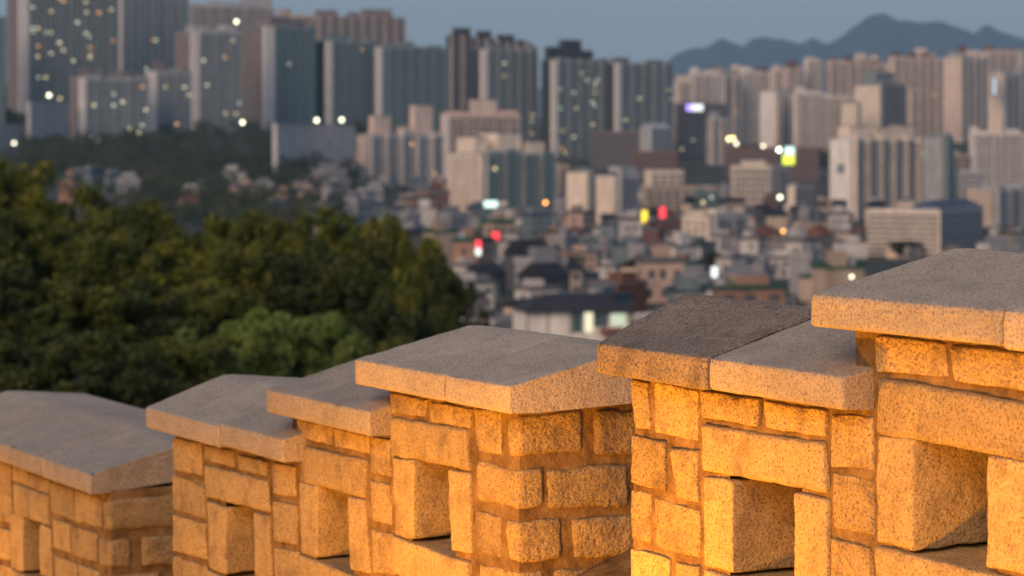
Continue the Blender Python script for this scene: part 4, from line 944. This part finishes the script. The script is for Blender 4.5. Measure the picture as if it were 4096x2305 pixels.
HR_GREEN = plain('house_roof_green', (0.03, 0.085, 0.062)); HR_PALE = plain('house_roof_pale', (0.32, 0.32, 0.33)); HR_GREY = plain('house_roof_grey', (0.13, 0.13, 0.135)); HR_DARK = plain('house_roof_dark', (0.02, 0.022, 0.028)); HR_RED = plain('house_roof_red', (0.16, 0.065, 0.045)); HR_BLUE = plain('house_roof_blue', (0.04, 0.075, 0.12))
HOUSES = []
for i, (wm, rm, kd, lab) in enumerate([
    (H_BEIGE, HR_GREEN, 'flat', 'beige house with green flat roof'), (H_GREY, HR_PALE, 'flat', 'grey house with pale flat roof'),
    (H_ORANGE, HR_GREEN, 'flat', 'orange brick house with green flat roof'), (H_BRICK, HR_GREY, 'flat', 'dark red brick house with grey flat roof'),
    (H_WHITE, HR_GREY, 'flat', 'white house with grey flat roof'), (H_DARK, HR_DARK, 'gable', 'dark house with black gabled roof'),
    (H_CREAM, HR_DARK, 'gable', 'cream house with dark gabled roof'), (H_BEIGE, HR_RED, 'hip', 'beige house with reddish hipped roof'),
    (H_TEAL, HR_BLUE, 'flat', 'blue-grey house with dark blue flat roof'), (H_PINK, HR_GREY, 'flat', 'pinkish house with grey flat roof')]):
    HOUSES.append((house_proto(i, wm, rm, kd), lab))
def all_children(o): return list(o.children)
used = [False] * len(HOUSES); PLAINH = []
def place_house(i, x, y, rz, sc3, lab=None):
    proto, lb = HOUSES[i]; z = terr(x, y)
    if not used[i]: o = proto; used[i] = True
    else:
        o = proto.copy(); COL.objects.link(o)
        for ch in all_children(proto):
            c = ch.copy(); COL.objects.link(c); c.parent = o
            for g_ in ch.children:
                k = g_.copy(); COL.objects.link(k); k.parent = c
    o.location = (x, y, z); o.rotation_euler = (0, 0, rz); o.scale = sc3
    tag(o, lab or lb, 'house', (lb.replace('house with', 'houses with') + ' in the low quarter') if not lab else None)
    if not lab: PLAINH.append((o, lb))
    FOOT.append((x, y, 5 * sc3[0])); return o
hr = random.Random(11)
def clear(x, y, rad): return all((x - a) ** 2 + (y - b_) ** 2 > (rad + c) ** 2 for a, b_, c in FOOT)
wts = [9, 24, 4, 5, 19, 12, 8, 4, 15, 8]
D = 430.0
KEEP = [(P(2330, 1200, 380).x, 380, 16)]
FOOT += KEEP
# named houses that can be picked out
def named_house(i, px, D, sc3, rz, lab):
    D = D * DS; sc3 = tuple(v * 1.35 for v in sc3)
    place_house(i, (px - CX) / F * D, D, rz, sc3, lab)
named_house(9, 615 * OV, 800, (0.85, 0.9, 1.1), 0.5, 'small pink cube house above the middle of the wood')
named_house(1, 830 * OV, 930, (1.1, 1.1, 1.5), 0.6, 'white-grey house with a pink upper storey below the retaining wall')
named_house(6, 1625 * OV, 470, (0.8, 1.0, 0.95), 1.0, 'cream gable-ended house behind the middle battlement\'s coping')
named_house(1, 1730 * OV, 455, (1.0, 1.0, 0.75), 0.35, 'grey glazed house right of the cream gable-ended house')
named_house(2, 1870 * OV, 385, (1.25, 1.0, 0.8), 0.25, 'orange brick roofs peeking over the dark coping')
named_house(2, 1055 * OV, 860, (1.0, 1.0, 1.35), 0.4, 'orange house at the right of the wood\'s top edge')
named_house(3, 1100 * OV, 900, (0.9, 1.0, 1.7), 0.2, 'dark red brick house left of the tall cream block')
named_house(0, 1255 * OV, 690, (0.75, 0.9, 1.3), 0.5, 'beige cube house with a glowing white sign on top')
while D < 1850:
    pw = 16.0 * F / D; px = (1760 if D < 840 else (1250 if D < 1050 else 260)) + hr.uniform(0, pw)
    while px < 4300:
        DD = D * hr.uniform(0.975, 1.025); x = (px - CX) / F * DD; s_ = hr.uniform(0.72, 1.15)
        if clear(x, DD, 4.2 * s_) and not (px < 1250 and (D > 1420 or hr.random() < 0.3)) and not (3380 < px < 3960 and D < 930):
            place_house(hr.choices(range(10), wts)[0], x, DD, hr.choice([0.15, 0.5, 0.8, 1.1]) + hr.uniform(-0.15, 0.15) + (math.pi if hr.random() < .3 else 0), (s_, s_ * hr.uniform(0.85, 1.1), hr.choice([0.6, 0.8, 1.0, 1.0, 1.3, 1.7]) * (0.7 if D < 600 else 1.0)))
        px += pw * hr.uniform(0.95, 1.35)
    D *= 1.062

# every house gets a label of its own: by the landmark it is nearest to, the side, and its rank there
MARKS = [(1981, 943, 'the round red sign'), (1913, 990, 'the red and white sign'), (2578, 866, 'the upright yellow sign'), (2650, 850, 'the upright red sign'), (3150, 625, 'the lime sign'), (1963, 817, 'the pale teal sign'), (2858, 1090, 'the white sign'),
         (2320, 1250, 'the dark-roofed pavilion'), (1985, 760, 'the tall cream block'), (2310, 790, 'the pointed cream block'), (2830, 930, 'the cream office'), (3020, 730, 'the slotted cream block'), (3420, 800, 'the white slab flats'), (3650, 950, 'the broad banded office'),
         (2600, 1080, 'the cream gabled house'), (980, 790, 'the pink cube house'), (1300, 700, 'the tall retaining wall'), (3204, 1145, 'the coping lamp'), (2182, 811, 'the orange lamp'), (1916, 1188, 'the wood-edge lamp'), (3930, 830, 'the cream cube block'), (400, 700, 'the hillside wood'), (2700, 800, 'the wide stepped building'), (1600, 690, 'the long slab flats'), (3132, 925, 'the small orange lamp')]
bucket = {}
for o, lb in PLAINH:
    hp_ = (CX + F * o.location.x / o.location.y, HY - F * (o.location.z + 5) / o.location.y)
    dist, (mx, my, nm) = min(((math.hypot(hp_[0] - m_[0], 1.6 * (hp_[1] - m_[1])), m_) for m_ in MARKS), key=lambda t: t[0])
    dx, dy = hp_[0] - mx, hp_[1] - my
    rel = ('right of' if dx > 0 else 'left of') if abs(dx) > 1.5 * abs(dy) else ('below' if dy > 0 else 'above')
    bucket.setdefault((lb, rel, nm), []).append((dist, o))
ORD = ['', 'second nearest ', 'third nearest ', 'fourth nearest ', 'fifth nearest ', 'sixth nearest ', 'seventh nearest ', 'eighth nearest ', 'ninth nearest ', 'tenth nearest ']
for (lb, rel, nm), lst in bucket.items():
    for k, (_, o) in enumerate(sorted(lst, key=lambda t: t[0])): o['label'] = (ORD[min(k, 9)] if k else ('nearest ' if len(lst) > 1 else '')) + lb + ' ' + rel + ' ' + nm

# ---- pavilion with a dark roof and lit windows just beyond the wall
pv = P(2320, 1190, 262); pz = terr(pv.x, pv.y)
e = empty('pavilion', (P(1326 * OV, 1200, 375).x, 375, P(0, 838 * OV, 375).z), 0.22); tag(e, 'low white pavilion with a dark hipped roof and lit windows beyond the middle coping', 'pavilion')
Lp = (1592 - 1326) * OV * 375 / F
MB().box(0, Lp, 0, 10, -5, 3.4).build('wall', C_WHITE, e)
MB().hip(-0.7, Lp + 0.7, -1.2, 11, 3.35, 5.8, 4.5).build('roof', C_ROOFD, e)
for x in (0.0, Lp * 0.2, Lp * 0.42, Lp * 0.55, Lp * 0.75, Lp): MB().box(x - 0.09, x + 0.09, -0.14, -0.002, -0.3, 3.3).build('post', C_MID, e)
MB().box(Lp * 0.545, Lp * 0.64, -0.1, -0.005, 0.0, 3.0).build('lit_window', glow('lit_shop', (1.0, 0.93, 0.62), 1.0), e)
MB().box(Lp * 0.82, Lp * 0.96, -0.1, -0.005, 0.9, 2.7).build('lit_window', glow('lit_shop_dim', (0.85, 1.0, 0.72), 0.7), e)
MB().box(Lp * 0.44, Lp * 0.53, -0.1, -0.005, 0.0, 3.0).build('window', GL_TEAL, e); MB().box(Lp * 0.65, Lp * 0.79, -0.1, -0.005, 0.8, 3.0).build('window', GL_TEAL, e)
MB().box(Lp * 0.7, Lp * 0.92, -1.4, -0.5, -0.3, 0.6).build('planter', C_TERRA, e)

# ---- street lamps (globes that the lens turns into discs)
POLE = plain('lamp_pole', (0.12, 0.12, 0.12), 0.1, 2, 0.5)
def lamp(px, py, D, r, mat, label):
    D = D * DS if D > 300 else D; r = r * DS if D > 300 else r
    p = P(px, py, D); zb = terr(p.x, p.y); h = max(2.5, p.z - zb); h = min(h, 40)
    e = empty('street_lamp', (p.x, p.y, p.z - h)); tag(e, label, 'street lamp', 'lit lamps across the city')
    MB().cyl(0, 0, -0.5, h - r * 0.9, 0.12, 8, 0.07).build('pole', POLE, e)
    MB().cyl(0, 0, h - r * 1.25, h - r * 0.75, r * 0.4, 8).build('collar', POLE, e)
    MB().ball(0, 0, h, r, 12, 8).build('lamp_globe', mat, e)
Lw = glow('lamp_white', (1.0, 0.93, 0.66), 5.0); Ly = glow('lamp_yellow', (1.0, 0.78, 0.30), 5.5); Lo = glow('lamp_orange', (1.0, 0.42, 0.10), 5.0); Lx = glow('lamp_bright', (1.0, 0.93, 0.72), 12.0)
for (px, py, D, r, m_, lab) in [
    (196, 382, 1170, 0.9, Lw, 'white street lamp on the wall under the tallest lit tower'), (56, 573, 900, 0.6, Lw, 'faint white street lamp over the highest tree at the left'),
    (970, 490, 1150, 0.9, Lw, 'white street lamp over the dark hillside wood'), (1267, 482, 1080, 0.9, Lw, 'white street lamp on the tall retaining wall, left of the pair'),
    (1367, 480, 1085, 0.9, Lw, 'white street lamp on the tall retaining wall, right of the pair'), (946, 87, 1330, 1.0, Lw, 'white lamp high between the upper left towers'),
    (2182, 811, 900, 0.7, Lo, 'orange lamp in front of the tall teal block'), (1916, 1188, 340, 0.24, Lo, 'orange lamp at the right edge of the wood'),
    (1792, 1317, 170, 0.14, Lo, 'small orange lamp touching the middle battlement\'s coping'), (3204, 1145, 450, 0.32, Lw, 'white lamp just left of the upper right coping'),
    (3407, 1108, 400, 0.26, Lw, 'dim white lamp above the upper right coping\'s edge'), (2915, 556, 1330, 1.1, Ly, 'yellow lamp, left of the cluster by the brick building'),
    (2945, 575, 1325, 0.9, Lw, 'white lamp, lower right of the yellow cluster by the brick building'), (2932, 553, 1335, 1.0, Ly, 'yellow lamp, middle of the cluster by the brick building'),
    (3053, 585, 1320, 0.8, Lw, 'dim white lamp between the yellow cluster and the yellow sign'), (3117, 600, 1300, 1.0, Lx, 'brightest white lamp left of the yellow sign'),
    (3120, 790, 960, 0.8, Lw, 'white lamp between the slotted cream block and the white flats'), (3132, 925, 640, 0.45, Lo, 'orange lamp among the low houses on the right')]:
    lamp(px, py, D, r, m_, lab)

# ---- illuminated signs
def sign(px0, px1, py0, py1, D, faces_, label):
    D = D * DS; a = P(px0, py1, D); w = (px1 - px0) * D / F; h = (py1 - py0) * D / F
    e = empty('illuminated_sign', (a.x, a.y, a.z)); tag(e, label, 'sign', 'illuminated signs')
    MB().box(-0.08 * w, w * 1.08, 0.05, 0.45, -0.08 * h, h * 1.08).build('cabinet', C_DARK, e)
    hp = max(1.0, min(24.0, a.z - terr(a.x, a.y)))
    MB().box(w * 0.2, w * 0.2 + 0.15, 0.15, 0.3, -hp, -0.08 * h).box(w * 0.75, w * 0.75 + 0.15, 0.15, 0.3, -hp, -0.08 * h).build('frame', POLE, e)
    for (u0, u1, v0, v1, m_) in faces_: MB().box(u0 * w, u1 * w, -0.06, 0.048, v0 * h, v1 * h).build('lit_panel', m_, e)
S_RED = glow('sign_red', (1.0, 0.03, 0.05), 2.0); S_YEL = glow('sign_yellow', (1.0, 0.72, 0.03), 1.7); S_WHT = glow('sign_white', (0.95, 1.0, 0.95), 1.5); S_PUR = glow('sign_purple', (0.45, 0.30, 1.0), 2.2); S_LIME = glow('sign_lime', (0.85, 0.95, 0.05), 1.6); S_TEAL = glow('sign_teal', (0.70, 1.0, 0.92), 1.7)
sign(1962, 2000, 925, 962, 560, [(0.1, 0.9, 0.1, 0.9, S_RED)], 'round red glowing sign above the low houses beside the wood')
sign(1902, 1924, 962, 1022, 540, [(0, 1, 0.5, 1, S_RED), (0, 1, 0, 0.48, S_WHT)], 'upright red and white glowing sign near the right edge of the wood')
sign(2566, 2590, 842, 892, 700, [(0, 1, 0, 1, S_YEL)], 'upright yellow glowing sign in the centre of the low city')
sign(2638, 2662, 830, 872, 700, [(0, 1, 0, 1, S_RED)], 'upright red glowing sign right of the yellow upright sign')
sign(3125, 3178, 588, 658, 1290, [(0.25, 1, 0.55, 1, S_TEAL), (0.1, 1, 0, 0.53, S_LIME)], 'lime and white glowing sign right of the brightest lamp')
sign(2746, 2812, 418, 444, 1552, [(0, 0.3, 0, 1, S_PUR), (0.32, 1, 0, 1, S_WHT)], 'purple and white glowing sign on the brown-grey tower')
sign(1936, 1990, 804, 830, 684, [(0, 1, 0, 1, S_TEAL)], 'wide pale teal glowing sign on the beige cube house')
sign(2846, 2870, 1068, 1110, 370, [(0, 1, 0, 1, S_WHT)], 'white glowing sign left of the upper right coping')
sign(3966, 3990, 312, 380, 1492, [(0.2, 0.8, 0, 1, glow('sign_bluewhite', (0.75, 0.85, 1.0), 0.9))], 'dim blue-white emblem on the white tower at the right edge')

# ---- dark emblem on the white flats' end wall is paint on that wall: part of the block
for o in [o for o in COL.objects if o.get('label', '').startswith('white slab flats')]:
    H = max(v.co.z for ch in o.children if ch.name.startswith('wall') for v in ch.data.vertices); yl = max(v.co.y for ch in o.children if ch.name.startswith('wall') for v in ch.data.vertices)
    MB().box(-0.33, -0.255, yl * 0.32, yl * 0.66, H * 0.60, H * 0.71).build('emblem', C_TEALW, o)

# ---- trees standing among the houses
TCNT = {}
for i in range(34):
    px = hr.uniform(1850, 4000); D = hr.uniform(430, 1500); x = (px - CX) / F * D
    if not clear(x, D, 2.5): continue
    z = terr(x, D); t = empty('street_tree', (x, D, z), hr.uniform(0, 6)); s_ = hr.uniform(0.6, 1.0); t.scale = (s_, s_, s_)
    tm, cm = random.choice(PROTO['dark'])
    for nm, me in (('trunk', tm), ('crown', cm)):
        o = bpy.data.objects.new(nm, me); COL.objects.link(o); o.parent = t
    tp = (CX + F * x / D, HY - F * (z + 3) / D); mk = min(MARKS, key=lambda m_: math.hypot(tp[0] - m_[0], 1.6 * (tp[1] - m_[1]))); key_ = ('right of ' if tp[0] > mk[0] else 'left of ') + mk[2]; TCNT[key_] = TCNT.get(key_, 0) + 1
    tag(t, ('', '', 'second ', 'third ', 'fourth ', 'fifth ', 'sixth ')[min(6, TCNT[key_])] + 'small dark tree between low houses, ' + key_, 'tree', 'trees among the low houses')

# ================================================================== mountain and haze
MTN, nt, n, l, b = new_mat('mountain_forest_rock_haze_tint')
tc = n.new('ShaderNodeTexCoord'); g = noise_node(n, l, tc.outputs['Object'], 0.006, 7, 0.65)
r_ = ramp(n, [(0.35, (0.018, 0.034, 0.040)), (0.60, (0.03, 0.046, 0.048)), (0.70, (0.14, 0.12, 0.115))]); l.new(g.outputs[0], r_.inputs[0]); l.new(r_.outputs[0], b.inputs['Base Color']); b.inputs['Roughness'].default_value = 0.95  # forest tones shifted to blue: distance haze put into the base colour
prof = [(1500, 420), (2100, 360), (2500, 310), (2640, 268), (2700, 215), (2750, 197), (2830, 187), (2885, 152), (2930, 172), (2970, 182), (3010, 154), (3060, 148), (3120, 154), (3200, 176), (3250, 152), (3310, 176), (3370, 143), (3420, 100), (3480, 62), (3530, 54), (3600, 76), (3680, 92), (3760, 84), (3850, 116), (3900, 126), (3940, 93), (4000, 126), (4096, 156), (4300, 200), (4800, 280), (5600, 420)]
pxs = np.arange(1500, 5601, 14); pys = np.interp(pxs, [p[0] for p in prof], [p[1] for p in prof])
offs = np.concatenate([np.linspace(-4200, 0, 18), np.linspace(250, 2400, 8)])
vv = []; ff = []; YM = 16000.0
for px, py in zip(pxs, pys):
    X = (px - CX) / F * YM; zr = -(py - HY) / F * YM
    for o_ in offs:
        t = 1 - abs(o_) / (4300 if o_ < 0 else 2500); base = -20.0
        q = Vector((X * 0.0016, o_ * 0.0011, 0.3)); nz = mnoise.fractal(q, 1.0, 2.0, 5)
        z = base + (zr - base) * (t ** 1.15) + (nz * 110 * (1 - t) * t * 3 if o_ != 0 else 22 * mnoise.fractal(Vector((X * 0.006, 0, 0)), 1.0, 2.0, 4))
        vv.append((X * (YM + o_) / YM, YM + o_, min(z, zr * (YM + o_) / YM * (1.0 if o_ == 0 else 0.97))))
m_ = len(offs)
for i in range(len(pxs) - 1):
    for j in range(m_ - 1): ff.append((i * m_ + j, (i + 1) * m_ + j, (i + 1) * m_ + j + 1, i * m_ + j + 1))
tag(mesh_obj('mountain', vv, ff, MTN, smooth=True), 'blue hazy mountain ridge with pale rock patches', kind='structure')

hz = MB().box(-23500, 23500, -140, 19000, -90, 1000).build('haze', None); tag(hz, 'thin even dusk haze over the city', kind='stuff')
hm = bpy.data.materials.new('haze_air'); hm.use_nodes = True; hn = hm.node_tree.nodes; hn.remove(hn['Principled BSDF'])
pv_ = hn.new('ShaderNodeVolumePrincipled'); pv_.inputs['Color'].default_value = (0.47, 0.75, 1.0, 1); pv_.inputs['Density'].default_value = 5.8e-5; pv_.inputs['Anisotropy'].default_value = 0.1
hm.node_tree.links.new(pv_.outputs[0], hn['Material Output'].inputs['Volume']); hz.data.materials.append(hm)
